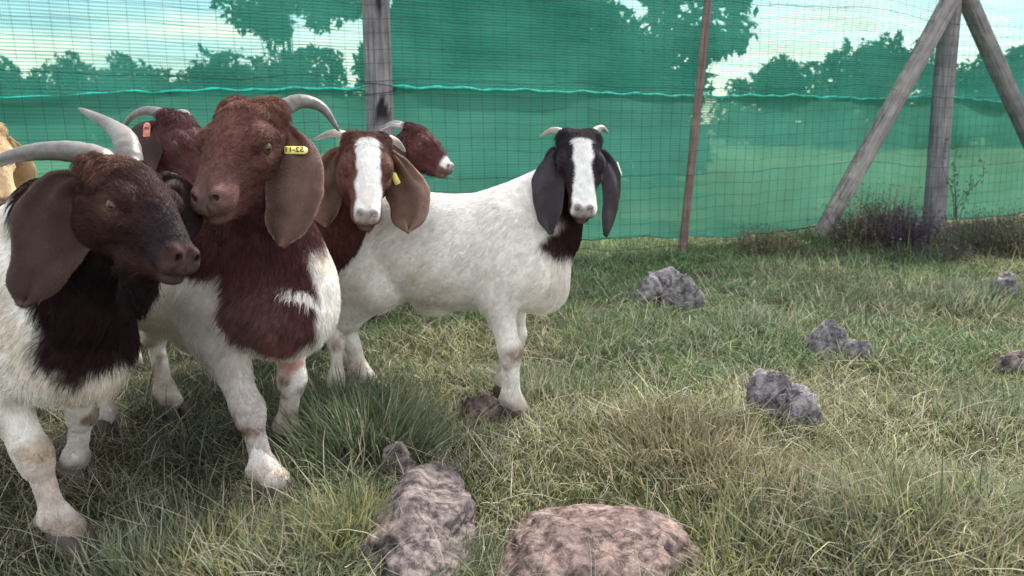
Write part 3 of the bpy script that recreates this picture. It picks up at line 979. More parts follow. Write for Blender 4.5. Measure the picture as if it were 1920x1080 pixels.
def make_fur(name, me, parent, n, lens, flow, colorf, weight, seed, rad=0.00055, var=1.0):
    """short hair as real curves rooted on the body surface"""
    r_ = np.random.default_rng(seed)
    if QUICK:
        n = n // 4
    me.calc_loop_triangles()
    tri = np.empty(len(me.loop_triangles) * 3, dtype=np.int32)
    me.loop_triangles.foreach_get("vertices", tri); tri = tri.reshape(-1, 3)
    co = np.empty(len(me.vertices) * 3, dtype=np.float32); me.vertices.foreach_get("co", co); co = co.reshape(-1, 3).astype(np.float64)
    no = np.empty(len(me.vertices) * 3, dtype=np.float32); me.vertex_normals.foreach_get("vector", no); no = no.reshape(-1, 3).astype(np.float64)
    area = np.linalg.norm(np.cross(co[tri[:, 1]] - co[tri[:, 0]], co[tri[:, 2]] - co[tri[:, 0]]), axis=1)
    w = area * weight(co[tri].mean(1))
    pick = r_.choice(len(tri), n, p=w / w.sum())
    u, v = r_.random(n), r_.random(n)
    fl = u + v > 1
    u[fl], v[fl] = 1 - u[fl], 1 - v[fl]
    t = tri[pick]
    p = co[t[:, 0]] * (1 - u - v)[:, None] + co[t[:, 1]] * u[:, None] + co[t[:, 2]] * v[:, None]
    nn = no[t[:, 0]] * (1 - u - v)[:, None] + no[t[:, 1]] * u[:, None] + no[t[:, 2]] * v[:, None]
    nn /= np.linalg.norm(nn, axis=1)[:, None] + 1e-9
    L, lift, wav = lens(p)
    fd = flow(p)
    lump = np.stack([vnoise(p, 38, seed + k) for k in range(3)], -1)
    fd = fd + wav[:, None] * 1.6 * np.stack([vnoise(p, 24, seed + 9 + k) for k in range(3)], -1) + 0.35 * lump + 0.18 * r_.normal(size=p.shape)
    fd = fd - nn * np.sum(fd * nn, 1)[:, None]
    fd /= np.linalg.norm(fd, axis=1)[:, None] + 1e-9
    L = L * r_.uniform(0.6, 1.25, n)
    K = 4
    pos = np.zeros((n, K, 3))
    s = np.linspace(0, 1, K)
    side = np.cross(nn, fd)
    ph = 6.3 * vnoise(p, 30, seed + 40)
    for i in range(K):
        curl = wav * 0.35 * np.sin(ph + s[i] * 5.0)
        pos[:, i] = p - nn * 0.0005 + (L * s[i])[:, None] * (fd * (1 - 0.15 * s[i]) + nn * (lift * (1 - 0.55 * s[i]))[:, None] + side * (curl * s[i])[:, None])
    pos[:, :, 2] -= (L * 0.25)[:, None] * (s ** 2)[None] * (L > 0.02)[:, None]
    cu = bpy.data.hair_curves.new(name)
    cu.add_curves([K] * n)
    cu.attributes["position"].data.foreach_set("vector", pos.reshape(-1).astype(np.float32)) if "position" in cu.attributes else cu.points.foreach_set("position", pos.reshape(-1).astype(np.float32))
    ra = np.repeat((np.array([1.0, 0.95, 0.65, 0.12]) * rad)[None], n, 0) * r_.uniform(0.7, 1.3, n)[:, None]
    if "radius" not in cu.attributes:
        cu.attributes.new("radius", 'FLOAT', 'POINT')
    cu.attributes["radius"].data.foreach_set("value", ra.reshape(-1).astype(np.float32))
    c = colorf(p)
    vr = var * np.where(c.mean(1) > 0.35, 0.32, 1.0)[:, None]
    c = c * (1 + vr * 0.20 * r_.normal(size=(n, 1))) * (1 + vr * (0.22 * vnoise(p, 55, seed + 5) + 0.15 * vnoise(p, 130, seed + 6))[:, None])
    c4 = np.ones((n, 4), dtype=np.float32); c4[:, :3] = np.clip(c, 0.004, 0.9)
    at = cu.attributes.new("Col", 'FLOAT_COLOR', 'CURVE')
    at.data.foreach_set("color", c4.ravel())
    cu.materials.append(M['fur'])
    return link(name, cu, parent)

WHITE = np.array([0.80, 0.765, 0.725])
def ear_mesh(base, ctrl, tip, normal, wscale, cup, col_out, col_in, seed, base_fold=1.0, twist=0.0, flare=1.0, tip_curl=0.0):
    """pendulous ear: a cupped leaf with real thickness; normal = direction its broad face looks"""
    nu, nv = 34, 17
    u = np.linspace(0, 1, nu)
    b, c, t = (np.asarray(x, float) for x in (base, ctrl, tip))
    C = ((1 - u) ** 2)[:, None] * b + (2 * u * (1 - u))[:, None] * c + (u ** 2)[:, None] * t
    T = np.gradient(C, axis=0); T /= np.linalg.norm(T, axis=1)[:, None]
    Nn = np.asarray(normal, float)[None] - T * (T @ np.asarray(normal, float))[:, None]
    Nn /= np.linalg.norm(Nn, axis=1)[:, None]
    B = np.cross(T, Nn)
    if twist:
        a = (twist * u)[:, None]
        B, Nn = B * np.cos(a) + Nn * np.sin(a), Nn * np.cos(a) - B * np.sin(a)
    wq, wv = spl_table([0, 0.08, 0.2, 0.4, 0.62, 0.8, 0.92, 1.0], [0.018, 0.022, 0.032, 0.050, 0.062, 0.056, 0.038, 0.005])
    W = np.interp(u, wq, wv) * wscale * (1 + 0.03 * np.sin(u * 17 + seed))
    v = np.linspace(-1, 1, nv)
    cupu = cup * (1 + base_fold * 2.2 * np.exp(-(u / 0.16) ** 2))
    side_w = np.where(v[None] > 0, 1 + 0.14 * vnoise(np.stack([u * 4.0, u * 0 + 3], -1), 1.0, seed + 21)[:, None], 1 + 0.14 * vnoise(np.stack([u * 4.0, u * 0 + 9], -1), 1.0, seed + 22)[:, None])
    side_w = side_w + 0.03 * vnoise(np.stack([u[:, None] * 16 + 0 * v[None], np.sign(v)[None] * 5 + 0 * u[:, None]], -1), 1.0, seed + 23)
    S = C[:, None] + B[:, None] * (W[:, None] * v[None] * side_w)[..., None]
    dep = W[:, None] * cupu[:, None] * (v[None] ** 2)
    dep = dep + tip_curl * 0.05 * (smooth(0.7, 1.0, u)[:, None]) * np.ones_like(v)[None]
    wob = 0.005 * vnoise(np.stack([u[:, None] * 3 + 0 * v[None], v[None] * 1.5 + 0 * u[:, None]], -1), 1.0, seed)
    wob = wob + 0.0075 * np.sin(v[None] * 6.5 + 2.2 * u[:, None] + seed) * smooth(0.85, 0.05, u)[:, None] * smooth(0.0, 0.12, u)[:, None] + 0.010 * np.sin(u * 4.6 + seed)[:, None] + 0.006 * vnoise(np.stack([u[:, None] * 5 + 0 * v[None], v[None] * 2.5 + 0 * u[:, None]], -1), 1.0, seed + 4)
    S = S - Nn[:, None] * (dep + wob)[..., None]
    th = 0.0035 * (1 - 0.75 * np.abs(v[None]) ** 6) * (1 + 1.2 * np.exp(-(u / 0.15) ** 2))[:, None]
    # surface normals
    du = np.gradient(S, axis=0); dv = np.gradient(S, axis=1)
    SN = np.cross(du, dv); SN /= np.linalg.norm(SN, axis=2)[..., None] + 1e-12
    if np.sum(SN * Nn[:, None]) < 0:
        SN = -SN
    A, Bk = S + SN * th[..., None], S - SN * th[..., None]
    V = np.concatenate([A.reshape(-1, 3), Bk.reshape(-1, 3)])
    i = np.arange(nu - 1)[:, None] * nv + np.arange(nv - 1)[None]
    q = np.stack([i, i + nv, i + nv + 1, i + 1], -1).reshape(-1, 4)
    o = nu * nv
    rim = []
    loop = list(range(0, nv)) + [k * nv + nv - 1 for k in range(1, nu)] + [(nu - 1) * nv + k for k in range(nv - 2, -1, -1)] + [k * nv for k in range(nu - 2, 0, -1)]
    for a_, b_ in zip(loop, loop[1:] + loop[:1]):
        rim.append([a_, b_, b_ + o, a_ + o])
    mot = 1 + 0.22 * fbm(V, 22, 3, seed + 3)
    edge = np.concatenate([np.abs(v)[None].repeat(nu, 0).reshape(-1)] * 2) ** 10
    uu = np.concatenate([u[:, None].repeat(nv, 1).reshape(-1)] * 2)
    front = np.concatenate([np.ones(o), np.zeros(o)])
    colr = (front[:, None] * np.array(col_in) + (1 - front)[:, None] * np.array(col_out))
    colr = colr * (1 - 0.0 * edge)[:, None] + 0.05 * edge[:, None]
    k = smooth(0.28, 0.05, uu)[:, None]
    colr = colr * (1 - k) + np.array(col_out) * k
    colr = colr * mot[:, None]
    return V, [np.vstack([q, q[:, ::-1] + o]), np.array(rim)], (S, Nn, B, T, SN, th)

def goat(name, label, root, heading, s, poll, muzzle, left, hs, pattern, ears, horns, hair=40000, neck=1.0, lx=1.0, hooves=None,
         fine=0.0042, coarse=0.012, beard=None, seed=1, poll_hair=1.0, tags=(), iris=(0.10, 0.058, 0.028), bulk=1.0, lids=0.0012, neck_sag=0.0, brisket=0.0, crest=0.0, furrad=0.00055, horn_col=((0.27, 0.245, 0.22), (0.15, 0.135, 0.13))):
    h = np.array([heading[0], heading[1], 0.0]); h /= np.linalg.norm(h)
    lf = np.array([-h[1], h[0], 0.0])
    RB = np.stack([h, lf, [0, 0, 1.0]], 1)                       # goat axes in the world
    o_w = np.array([root[0], root[1], float(gh(root[0], root[1]))])
    L = lambda p: (np.asarray(p, float) - o_w) @ RB                # world -> goat
    D = lambda v: np.asarray(v, float) @ RB
    e = link(name, None, label=label, cat="goat", group="goats in the pen")
    e.location = o_w
    e.rotation_euler = (0, 0, math.atan2(h[1], h[0]))
    # head frame
    hx = D(muzzle); hx /= np.linalg.norm(hx)
    hy = D(left); hy = hy - hx * (hx @ hy); hy /= np.linalg.norm(hy)
    hz = np.cross(hx, hy)
    RH = np.stack([hx, hy, hz], 1)
    o_h = L(poll)
    XS = np.array([0.86, 1.0, 1.0])                              # heads are short for their width
    H = lambda p: o_h + RH @ (np.asarray(p, float) * XS * hs)
    tohead = lambda p: ((p - o_h) @ RH) / (hs * XS)
    # bounding boxes
    hc = np.array([H((x, y, z)) for x in (-0.08, 0.29) for y in (-0.085, 0.085) for z in (-0.15, 0.075)])
    lo = np.minimum(hc.min(0), [-0.56 * s * lx, -0.24 * s, -0.03]) - 0.03
    hi = np.maximum(hc.max(0), [0.46 * s * lx, 0.24 * s, 0.74 * s]) + 0.03
    fl = Field(lo, hi, coarse, hc.min(0) - 0.01, hc.max(0) + 0.01, fine)
    S = lambda x, y, z: np.array([x * lx, y, z]) * s
    # torso
    tx = np.array([-0.445, -0.42, -0.36, -0.26, -0.12, 0.02, 0.14, 0.23, 0.30, 0.35, 0.375]) * lx
    tt = np.array([0.520, 0.580, 0.640, 0.672, 0.664, 0.658, 0.668, 0.682, 0.660, 0.610, 0.540])
    tb = np.array([0.470, 0.430, 0.385, 0.355, 0.318, 0.298, 0.300, 0.310, 0.335, 0.375, 0.440])
    tb = tb + brisket * np.array([0, 0, 0, 0, 0.3, 0.6, 0.9, 1, 1, 0.8, 0.4])
    tw = np.array([0.030, 0.085, 0.130, 0.152, 0.178, 0.182, 0.165, 0.142, 0.120, 0.090, 0.045]) * bulk
    fl.loft(np.zeros(3), np.eye(3), tx, tt, tb, tw, 0.03, scale=s, low_narrow=-0.06)
    # hips, shoulders, brisket
    for sd in (-1, 1):
        fl.ellipsoid(S(-0.31, sd * 0.085, 0.50), S(0.135, 0.075, 0.165) * [1, 1, 1], 0.05 * s)
        fl.ellipsoid(S(0.215, sd * 0.105 * bulk, 0.47), S(0.088, 0.058, 0.165), 0.05 * s)
        fl.ellipsoid(S(0.31, sd * 0.075, 0.42 + brisket), S(0.065, 0.055, 0.085), 0.04 * s)
    fl.ellipsoid(S(0.325, 0, 0.375 + brisket), S(0.075, 0.085, 0.075), 0.05 * s)
    # neck: crest, throat and the bulk between them
    c0, c1 = S(0.19, 0, 0.60), H((-0.005, 0, -0.030)) + np.array([0, 0, -crest])
    b0, b1 = S(0.285, 0, 0.43), H((0.035, 0, -0.068))
    m0, m1 = S(0.26, 0, 0.50), H((0.005, 0, -0.055))
    cm = (c0 + c1) / 2 + np.array([-0.012, 0, 0.02 - crest]) * s
    bm = (b0 + b1) / 2 + np.array([0.0, 0, -0.02 - neck_sag]) * s
    fl.cone(c0, cm, 0.082 * s * neck, 0.072 * s * neck, 0.05 * s); fl.cone(cm, c1, 0.070 * s * neck, 0.046 * hs, 0.035 * s)
    fl.cone(m0, m1, 0.115 * s * neck, 0.052 * hs, 0.05 * s)
    fl.cone(b0, bm, 0.098 * s * neck, 0.074 * s * neck, 0.05 * s); fl.cone(bm, b1, 0.074 * s * neck, 0.048 * hs, 0.04 * s)
    # skin folds low on the neck
    # legs
    hv = dict(fr=(0.225, -0.095), fl=(0.225, 0.095), hr=(-0.335, -0.095), hl=(-0.335, 0.095))
    feet = {}
    for k, (x, y) in hv.items():
        w = None
        if hooves and k in hooves:
            w = L(np.array([hooves[k][0], hooves[k][1], float(gh(*hooves[k]))]))
        else:
            g = o_w + RB @ (np.array([x * lx, y, 0]) * s)
            w = L(np.array([g[0], g[1], float(gh(g[0], g[1]))]))
        feet[k] = w
    legpts = []
    for k in ('fr', 'fl'):
        sd = -1 if k == 'fr' else 1
        f = feet[k]
        el = S(0.195, sd * 0.098 * bulk, 0.385)
        drop = el[2] - f[2]
        kn = el + (f - el) * 0.46 + np.array([0.020, 0, 0]) * s
        fe = el + (f - el) * 0.80 + np.array([0.004, 0, 0]) * s
        co_ = f + np.array([0.012, 0, 0.050]) * s
        fl.cone(el + np.array([0.01, 0, 0.07]) * s, el, 0.060 * s, 0.052 * s, 0.04 * s)
        fl.cone(el, kn + (el - kn) * 0.15, 0.047 * s, 0.031 * s, 0.025 * s)
        fl.cone(kn + (el - kn) * 0.08, kn + (fe - kn) * 0.14, 0.0345 * s, 0.032 * s, 0.010 * s)
        fl.cone(kn + np.array([0.005, 0, 0]) * s, fe + np.array([0.006, 0, 0]) * s, 0.0205 * s, 0.0195 * s, 0.008 * s)
        fl.cone(kn + np.array([-0.016, 0, 0]) * s, fe + np.array([-0.013, 0, 0]) * s, 0.0135 * s, 0.0135 * s, 0.007 * s)
        fl.ellipsoid(kn + np.array([0.010, 0, 0.004]) * s, np.array([0.027, 0.031, 0.036]) * s, 0.008 * s)
        for dc in (-1, 1):
            fl.ellipsoid(fe + np.array([-0.028, dc * 0.013, -0.012]) * s, np.array([0.011, 0.009, 0.013]) * s, 0.006 * s)
        fl.ellipsoid(fe, np.array([0.030, 0.029, 0.029]) * s, 0.012 * s)
        fl.cone(fe, co_, 0.0255 * s, 0.031 * s, 0.012 * s)
        legpts.append((el, kn, fe, f))
    for k in ('hr', 'hl'):
        sd = -1 if k == 'hr' else 1
        f = feet[k]
        hip = S(-0.29, sd * 0.10, 0.47)
        st = S(-0.215, sd * 0.115, 0.385) * 0.7 + 0.3 * np.array([f[0] + 0.1 * s, f[1], 0.385 * s])
        hk = np.array([f[0] - 0.055 * s, f[1] * 0.8 + st[1] * 0.2, f[2] + 0.245 * s])
        fe = np.array([f[0] - 0.022 * s, f[1], f[2] + 0.085 * s])
        co_ = f + np.array([0.008, 0, 0.050]) * s
        fl.cone(hip, st, 0.105 * s, 0.078 * s, 0.04 * s, 0.75)
        fl.cone(st, hk, 0.072 * s, 0.034 * s, 0.03 * s)
        fl.cone(hip + np.array([-0.06, 0, -0.05]) * s, hk, 0.06 * s, 0.030 * s, 0.04 * s)
        fl.ellipsoid(hk, np.array([0.040, 0.032, 0.042]) * s, 0.015 * s)
        fl.cone(hk + np.array([0.004, 0, 0]) * s, fe + np.array([0.005, 0, 0]) * s, 0.0215 * s, 0.0195 * s, 0.008 * s)
        fl.cone(hk + np.array([-0.022, 0, 0]) * s, fe + np.array([-0.014, 0, 0]) * s, 0.0140 * s, 0.0135 * s, 0.007 * s)
        for dc in (-1, 1):
            fl.ellipsoid(fe + np.array([-0.028, dc * 0.013, -0.012]) * s, np.array([0.011, 0.009, 0.013]) * s, 0.006 * s)
        fl.ellipsoid(fe, np.array([0.030, 0.029, 0.029]) * s, 0.012 * s)
        fl.cone(fe, co_, 0.0255 * s, 0.031 * s, 0.012 * s)
        legpts.append((st, hk, fe, f))
    # flank fold, sheath, tail
    fl.ellipsoid(S(-0.06, 0, 0.305), S(0.07, 0.025, 0.035), 0.03 * s)
    fl.cone(S(-0.43, 0, 0.60), S(-0.50, 0, 0.56), 0.028 * s, 0.014 * s, 0.02 * s)
    # head
    fl.loft(o_h, RH, np.array(HEADX) * 0.86, HTOP, HBOT, HWID, 0.016 * hs, scale=hs, low_narrow=0.10)
    # lower jaw, lips (the seam between the lofts is the mouth)
    fl.cone(H((0.075, 0, -0.075)), H((0.238, 0, -0.0685)), 0.038 * hs, 0.0205 * hs, 0.0035 * hs)
    fl.ellipsoid(H((0.246, 0, -0.071)), np.array([0.024, 0.022, 0.014]) * hs, 0.006 * hs, RH)
    for sd in (-1, 1):
        fl.ellipsoid(H((0.035, sd * 0.038, -0.052)), np.array([0.055, 0.030, 0.050]) * hs, 0.025 * hs, RH)     # cheek
        fl.ellipsoid(H((0.102, sd * 0.046, 0.019)), np.array([0.036, 0.020, 0.020]) * hs, 0.014 * hs, RH)      # brow
        fl.ellipsoid(H((0.112, sd * 0.047, -0.020)), np.array([0.030, 0.014, 0.016]) * hs, 0.012 * hs, RH)     # under the eye
        fl.ellipsoid(H((0.243, sd * 0.021, -0.040)), np.array([0.032, 0.017, 0.023]) * hs, 0.010 * hs, RH)     # upper lip
        fl.ellipsoid(H((0.262, sd * 0.017, -0.022)), np.array([0.016, 0.011, 0.012]) * hs, 0.008 * hs, RH)     # nostril wing
        fl.ellipsoid(H((-0.012, sd * 0.034, 0.028)), np.array([0.028, 0.024, 0.024]) * hs, 0.018 * hs, RH)     # horn base
        # nostril: a slanting comma
        a_ = 0.7
        ax1 = np.array([math.cos(a_), 0.0, math.sin(a_)])
        RN = RH @ np.stack([ax1, [0, 1, 0], np.cross(ax1, [0, 1, 0])], 1)
        fl.ellipsoid(H((0.2715, sd * 0.0185, -0.0265)), np.array([0.010, 0.0052, 0.0058]) * hs, 0.003 * hs, RN, carve=True)
    # groove between the nostrils
    fl.ellipsoid(H((0.285, 0, -0.045)), np.array([0.008, 0.0025, 0.012]) * hs, 0.004 * hs, RH, carve=True)
    # forehead
    fl.ellipsoid(H((0.03, 0, 0.030)), np.array([0.060, 0.044, 0.028]) * hs, 0.02 * hs, RH)
    # beard / dewlap
    if beard is not None:
        for (x0, z0, dx, dl, ra, rb) in beard:
            a_ = H((x0, 0, z0))
            fl.cone(a_, a_ + RH[:, 0] * dx + np.array([0, 0, -dl]), ra, rb, 0.018)
    # eye openings
    EYE = (0.105, 0.0575, 0.0)
    for sd in (-1, 1):
        fl.ellipsoid(H((EYE[0], sd * 0.0650, EYE[2])), np.array([0.0150, 0.0145, 0.0078 - lids]) * hs, 0.004 * hs, RH, carve=True)
    V, Q = surface_nets(fl.F, fl.ax)
    # colour pattern
    nb = S(0.25, 0, 0.50)
    nh = H((0.01, 0, -0.05))
    nd = nh - nb
    nl2 = float(nd @ nd)
    ndu = nd / np.linalg.norm(nd)
    fv = np.array([1.0, 0, 0]) - ndu * ndu[0]
    fv /= np.linalg.norm(fv)
    fa = np.array([-0.75, 0, -0.65]); fb = np.array([-0.65, 0, 0.75])
    def streaks(p):
        # locks of hair lie along the coat's flow
        q = tohead(p)
        near = smooth(0.26, 0.18, np.linalg.norm(q - np.array([0.10, 0, -0.03]), axis=1))
        a = np.stack([p @ fa * 16, p @ fb * 95, p[:, 1] * 95], -1)
        b = np.stack([q[:, 0] * 20, q[:, 1] * 130, q[:, 2] * 130], -1)
        na = 0.6 * vnoise(a, 1.0, seed + 70) + 0.6 * vnoise(a, 2.1, seed + 71)
        nb_ = 0.6 * vnoise(b, 1.0, seed + 72) + 0.6 * vnoise(b, 2.2, seed + 73)
        return na * (1 - near) + nb_ * near
    def colorf(p):
        q = tohead(p)
        t = ((p - nb) @ nd) / nl2
        u = ((p - nb) @ fv) / s
        c = pattern(np.concatenate([p / s, u[:, None]], 1), q, t, p)
        lum = c.mean(1)
        return c * (1 + streaks(p) * np.where(lum > 0.35, 0.09, 0.34))[:, None]
    me = mesh_np("body", V, Q, M['coat'], col=np.clip(colorf(V), 0, 1))
    body = link("body", me, e)
    # fur
    headc = H((0.09, 0, -0.02))
    def lens(p):
        q = tohead(p)
        ps = p / s
        t = ((p - nb) @ nd) / nl2
        near = smooth(0.24, 0.16, np.linalg.norm(q - np.array([0.10, 0, -0.03]), axis=1))
        l = 0.024 + 0.007 * smooth(0.0, 0.5, t) * (1 - near)
        l = np.where(ps[:, 2] < 0.30, 0.0095, l)
        face = 0.0125 - 0.007 * smooth(0.13, 0.26, q[:, 0])
        l = l * (1 - near) + face * near
        top = near * smooth(0.105, 0.01, q[:, 0]) * smooth(-0.01, 0.035, q[:, 2])
        l = l + top * 0.017 * poll_hair
        chin = near * smooth(0.10, 0.16, q[:, 0]) * smooth(0.25, 0.21, q[:, 0]) * smooth(-0.080, -0.095, q[:, 2])
        l = l + chin * 0.02
        nose = smooth(0.258, 0.27, q[:, 0]) * near
        l = l * (1 - 0.75 * nose)
        eye = np.exp(-(((q[:, 0] - EYE[0]) / 0.021) ** 2 + ((q[:, 2] - EYE[2]) / 0.013) ** 2)) * near
        l = l * (1 - 0.8 * np.clip(eye * 1.6, 0, 1))
        brd = (q[:, 2] < -0.125) & (np.abs(q[:, 1]) < 0.06) & (t > 0.75)
        l = np.where(brd, 0.028, l)
        lift = np.where(near > 0.5, 0.34, np.where(ps[:, 2] < 0.30, 0.42, 0.26)) + 0.25 * top
        wav = 0.12 + 0.75 * top + 0.3 * brd
        return l * (0.5 + 0.5 * s), lift, wav
    def flow(p):
        q = tohead(p)
        near = smooth(0.24, 0.16, np.linalg.norm(q - np.array([0.10, 0, -0.03]), axis=1))[:, None]
        bodyf = np.array([-0.75, 0, -0.65])[None] * np.ones((len(p), 1))
        low = smooth(0.36, 0.28, p[:, 2] / s)[:, None]
        bodyf = bodyf * (1 - low) + np.array([-0.15, 0, -1.0])[None] * low
        hf = (-RH[:, 0])[None] * np.ones((len(p), 1)) + 0.35 * np.array([0, 0, -1.0])[None]
        topf = (RH[:, 0] * 0.4 + np.array([0, 0, -0.6]))[None]
        top = (smooth(0.075, 0.03, q[:, 0]) * smooth(-0.015, 0.025, q[:, 2]))[:, None]
        hf = hf * (1 - top) + (topf + RH[:, 1][None] * (q[:, 1] * 12)[:, None]) * top
        bd = (q[:, 2] < -0.105)[:, None] * 1.0
        hf = hf * (1 - bd) + np.array([0, 0, -1.0]) * bd
        return bodyf * (1 - near) + hf * near
    def weight(c):
        q = tohead(c)
        near = smooth(0.26, 0.18, np.linalg.norm(q - np.array([0.10, 0, -0.03]), axis=1))
        top = near * smooth(0.08, 0.03, q[:, 0]) * smooth(-0.02, 0.025, q[:, 2])
        low = smooth(0.3, 0.2, c[:, 2] / s)
        return 1 + 3.0 * near + 2.0 * top + 1.6 * low
    make_fur("fur", me, e, hair, lens, flow, colorf, weight, seed * 31 + 5, rad=furrad)
    # eyes
    for sd in (-1, 1):
        U, QE = sphere_grid(28, 20)
        r_e = 0.0150 * hs
        ctr = H((EYE[0], sd * 0.0515, EYE[2]))
        ve = U * r_e
        out = np.array([0.30, sd * 1.0, 0.06]); out /= np.linalg.norm(out)
        fx = np.array([1.0, 0, 0]) - out * out[0]; fx /= np.linalg.norm(fx)
        fz = np.cross(out, fx)
        a = U @ out; b = U @ fx; c = U @ fz
        ir = np.sqrt(b * b + c * c)
        colr = np.where((a > 0)[:, None] & (ir < 0.74)[:, None], np.array(iris)[None] * (1.1 - 0.5 * ir)[:, None], np.array([0.05, 0.035, 0.03])[None])
        pup = (a > 0) & ((b / 0.50) ** 2 + (c / 0.20) ** 2 < 1)
        colr = np.where(pup[:, None], np.array([0.006, 0.006, 0.008])[None], colr)
        link("eye", mesh_np("eye", ctr + ve @ RH.T, QE, M['eye'], col=colr), e)
    # ears
    frames, earV = [], []
    for k, er in enumerate(ears):
        base = H(er['base'])
        V2, F2, fr = ear_mesh(base, L(er['ctrl']), L(er['tip']), D(er['normal']), er.get('w', 1.0), er.get('cup', 0.35), er['out'], er['inn'], seed * 7 + k, er.get('fold', 1.0), er.get('twist', 0.0), tip_curl=er.get('curl', 0.0))
        me2 = mesh_np("ear", V2, F2, M['ear'], col=np.clip(V2 * 0 + er['out'], 0, 1))
        # colours computed with the mesh
        link("ear", me2, e)
        colr = EARCOL(V2, er, seed * 7 + k)
        buf = np.ones((len(V2), 4), np.float32); buf[:, :3] = np.clip(colr, 0.004, 0.9)
        me2.color_attributes["Col"].data.foreach_set("color", buf.ravel())
        frames.append(fr)
        earV.append((me2, V2, colr, L(er['tip']) - base))
    for k, (me2, V2, colr, dr) in enumerate(earV):
        du_ = dr / np.linalg.norm(dr)
        def near_col(p, V2=V2, colr=colr):
            out = np.empty((len(p), 3))
            for a in range(0, len(p), 2000):
                dd = ((p[a:a + 2000, None, :] - V2[None, ::1]) ** 2).sum(-1)
                out[a:a + 2000] = colr[dd.argmin(1)]
            return np.clip(out * 1.12, 0.004, 0.9)
        make_fur("ear_fur", me2, e, max(1500, hair // 16), lambda p: (np.full(len(p), 0.0075), np.full(len(p), 0.22), np.full(len(p), 0.1)), lambda p, du_=du_: np.repeat(du_[None], len(p), 0), near_col, lambda c: np.ones(len(c)), seed * 91 + k, rad=furrad * 0.7, var=0.45)
    # horns
    for k, hn in enumerate(horns):
        pts = [H(p[1:]) if p[0] == 'h' else L(p) for p in hn['pts']]
        q = catmull(np.array(pts), 64)
        u = np.linspace(0, 1, 64)
        r = hn['r'] * (1 - u) ** 0.62 + 0.002
        r = r * (1 + 0.028 * np.sin(u * 2 * np.pi * hn.get('rings', 11) + 0.8 * np.sin(u * 9)) * (1 - u))
        V2, F2 = tube(q, r, 20, squash=hn.get('squash', 0.8))
        uu = np.concatenate([np.repeat(u, 20), [0, 1]])
        gr = vnoise(V2, 60, seed + k) * 0.22 + 0.28 * vnoise(V2 * np.array([1, 1, 1]), 14, seed + 9 + k)
        cc = np.array(horn_col[0])[None] * (1 - uu)[:, None] + np.array(horn_col[1])[None] * uu[:, None]
        cc = cc * (1 + gr)[:, None] * (1 - 0.10 * (np.sin(uu * 2 * np.pi * hn.get('rings', 11) * 2) > 0.55))[:, None]
        link("horn", mesh_np("horn", V2, F2, M['horn'], col=np.clip(cc, 0.01, 1)), e)
    # hooves: two claws each
    for (a_, kn, fe, f) in legpts:
        for sd in (-1, 1):
            U, QH = sphere_grid(14, 9)
            v = np.sign(U) * np.abs(U) ** 0.75 * np.array([0.040, 0.0175, 0.036]) * s
            v[:, 0] += (-v[:, 2] * 0.55) + 0.014 * s
            link("hoof", mesh_np("hoof", f + v + np.array([0.006, sd * 0.018, 0.020]) * [1, s, s], QH, M['hoof']), e)
    # ear tags
    for tg in tags:
        Sg, Nn, B, T, SN, th = frames[tg['ear']]
        i, j = int(tg['u'] * 33), int((tg['v'] * 0.5 + 0.5) * 16)
        nrm = SN[i - 2:i + 3, max(0, j - 2):j + 3].reshape(-1, 3).mean(0) + 0.5 * Nn[i]
        nrm /= np.linalg.norm(nrm)
        patch = Sg[max(0, i - 4):i + 5, max(0, j - 4):j + 5].reshape(-1, 3)
        c = Sg[i, j] + nrm * (np.percentile((patch - Sg[i, j]) @ nrm, 85) + 0.006)
        ax1 = D(tg['axis']); ax1 = ax1 - nrm * (nrm @ ax1); ax1 /= np.linalg.norm(ax1)
        ax2 = np.cross(nrm, ax1)
        w, hgt = tg['size']
        n = 10
        a = np.linspace(-np.pi / 2, np.pi / 2, n)
        rr_ = hgt / 2
        outl = np.array([[w / 2 - rr_ + rr_ * math.cos(t), rr_ * math.sin(t)] for t in a] + [[-w / 2 + 0.003, rr_], [-w / 2, rr_ - 0.002], [-w / 2, -rr_ + 0.002], [-w / 2 + 0.003, -rr_]])
        m = len(outl)
        bend = 0.0
        topv = c + outl[:, :1] * ax1 + outl[:, 1:] * ax2 + nrm * 0.0012
        botv = topv - nrm * 0.0026
        Vt = np.vstack([topv, botv, topv.mean(0), botv.mean(0)])
        jj = np.arange(m); j2 = (jj + 1) % m
        fq = np.stack([jj, jj + m, j2 + m, j2], -1)
        ft = np.vstack([np.stack([np.full(m, 2 * m), jj, j2], -1), np.stack([np.full(m, 2 * m + 1), j2 + m, jj + m], -1)])
        tag_o = link("ear_tag", mesh_np("ear_tag", Vt, [fq, ft], M[tg['mat']], smooth_shade=False), e, label=tg.get('label'))
        # pin through the ear
        uS, uQ = sphere_grid(10, 6)
        pc = c + ax1 * (w * 0.30) + nrm * 0.0015
        link("pin", mesh_np("pin", pc + uS * 0.0022, uQ, M[tg['mat']]), tag_o)
        if tg.get('text'):
            cu = bpy.data.curves.new("lettering", 'FONT')
            cu.body = tg['text']
            cu.size = hgt * 0.95
            cu.align_x = 'CENTER'; cu.align_y = 'CENTER'
            cu.extrude = 0.00015
            cu.offset = 0.0003
            cu.materials.append(M['ink'])
            tmp = bpy.data.objects.new("lettering_curve", cu)
            COL.objects.link(tmp)
            bpy.context.view_layer.update()
            tme = bpy.data.meshes.new_from_object(tmp.evaluated_get(bpy.context.evaluated_depsgraph_get()))
            bpy.data.objects.remove(tmp)
            to = link("lettering", tme, tag_o)
            # the photograph is mirrored: the lettering runs backwards
            sx = -1.0 if tg.get('mirror') else 1.0
            pos = c - ax1 * w * tg.get('shift', 0.10) + nrm * 0.0022
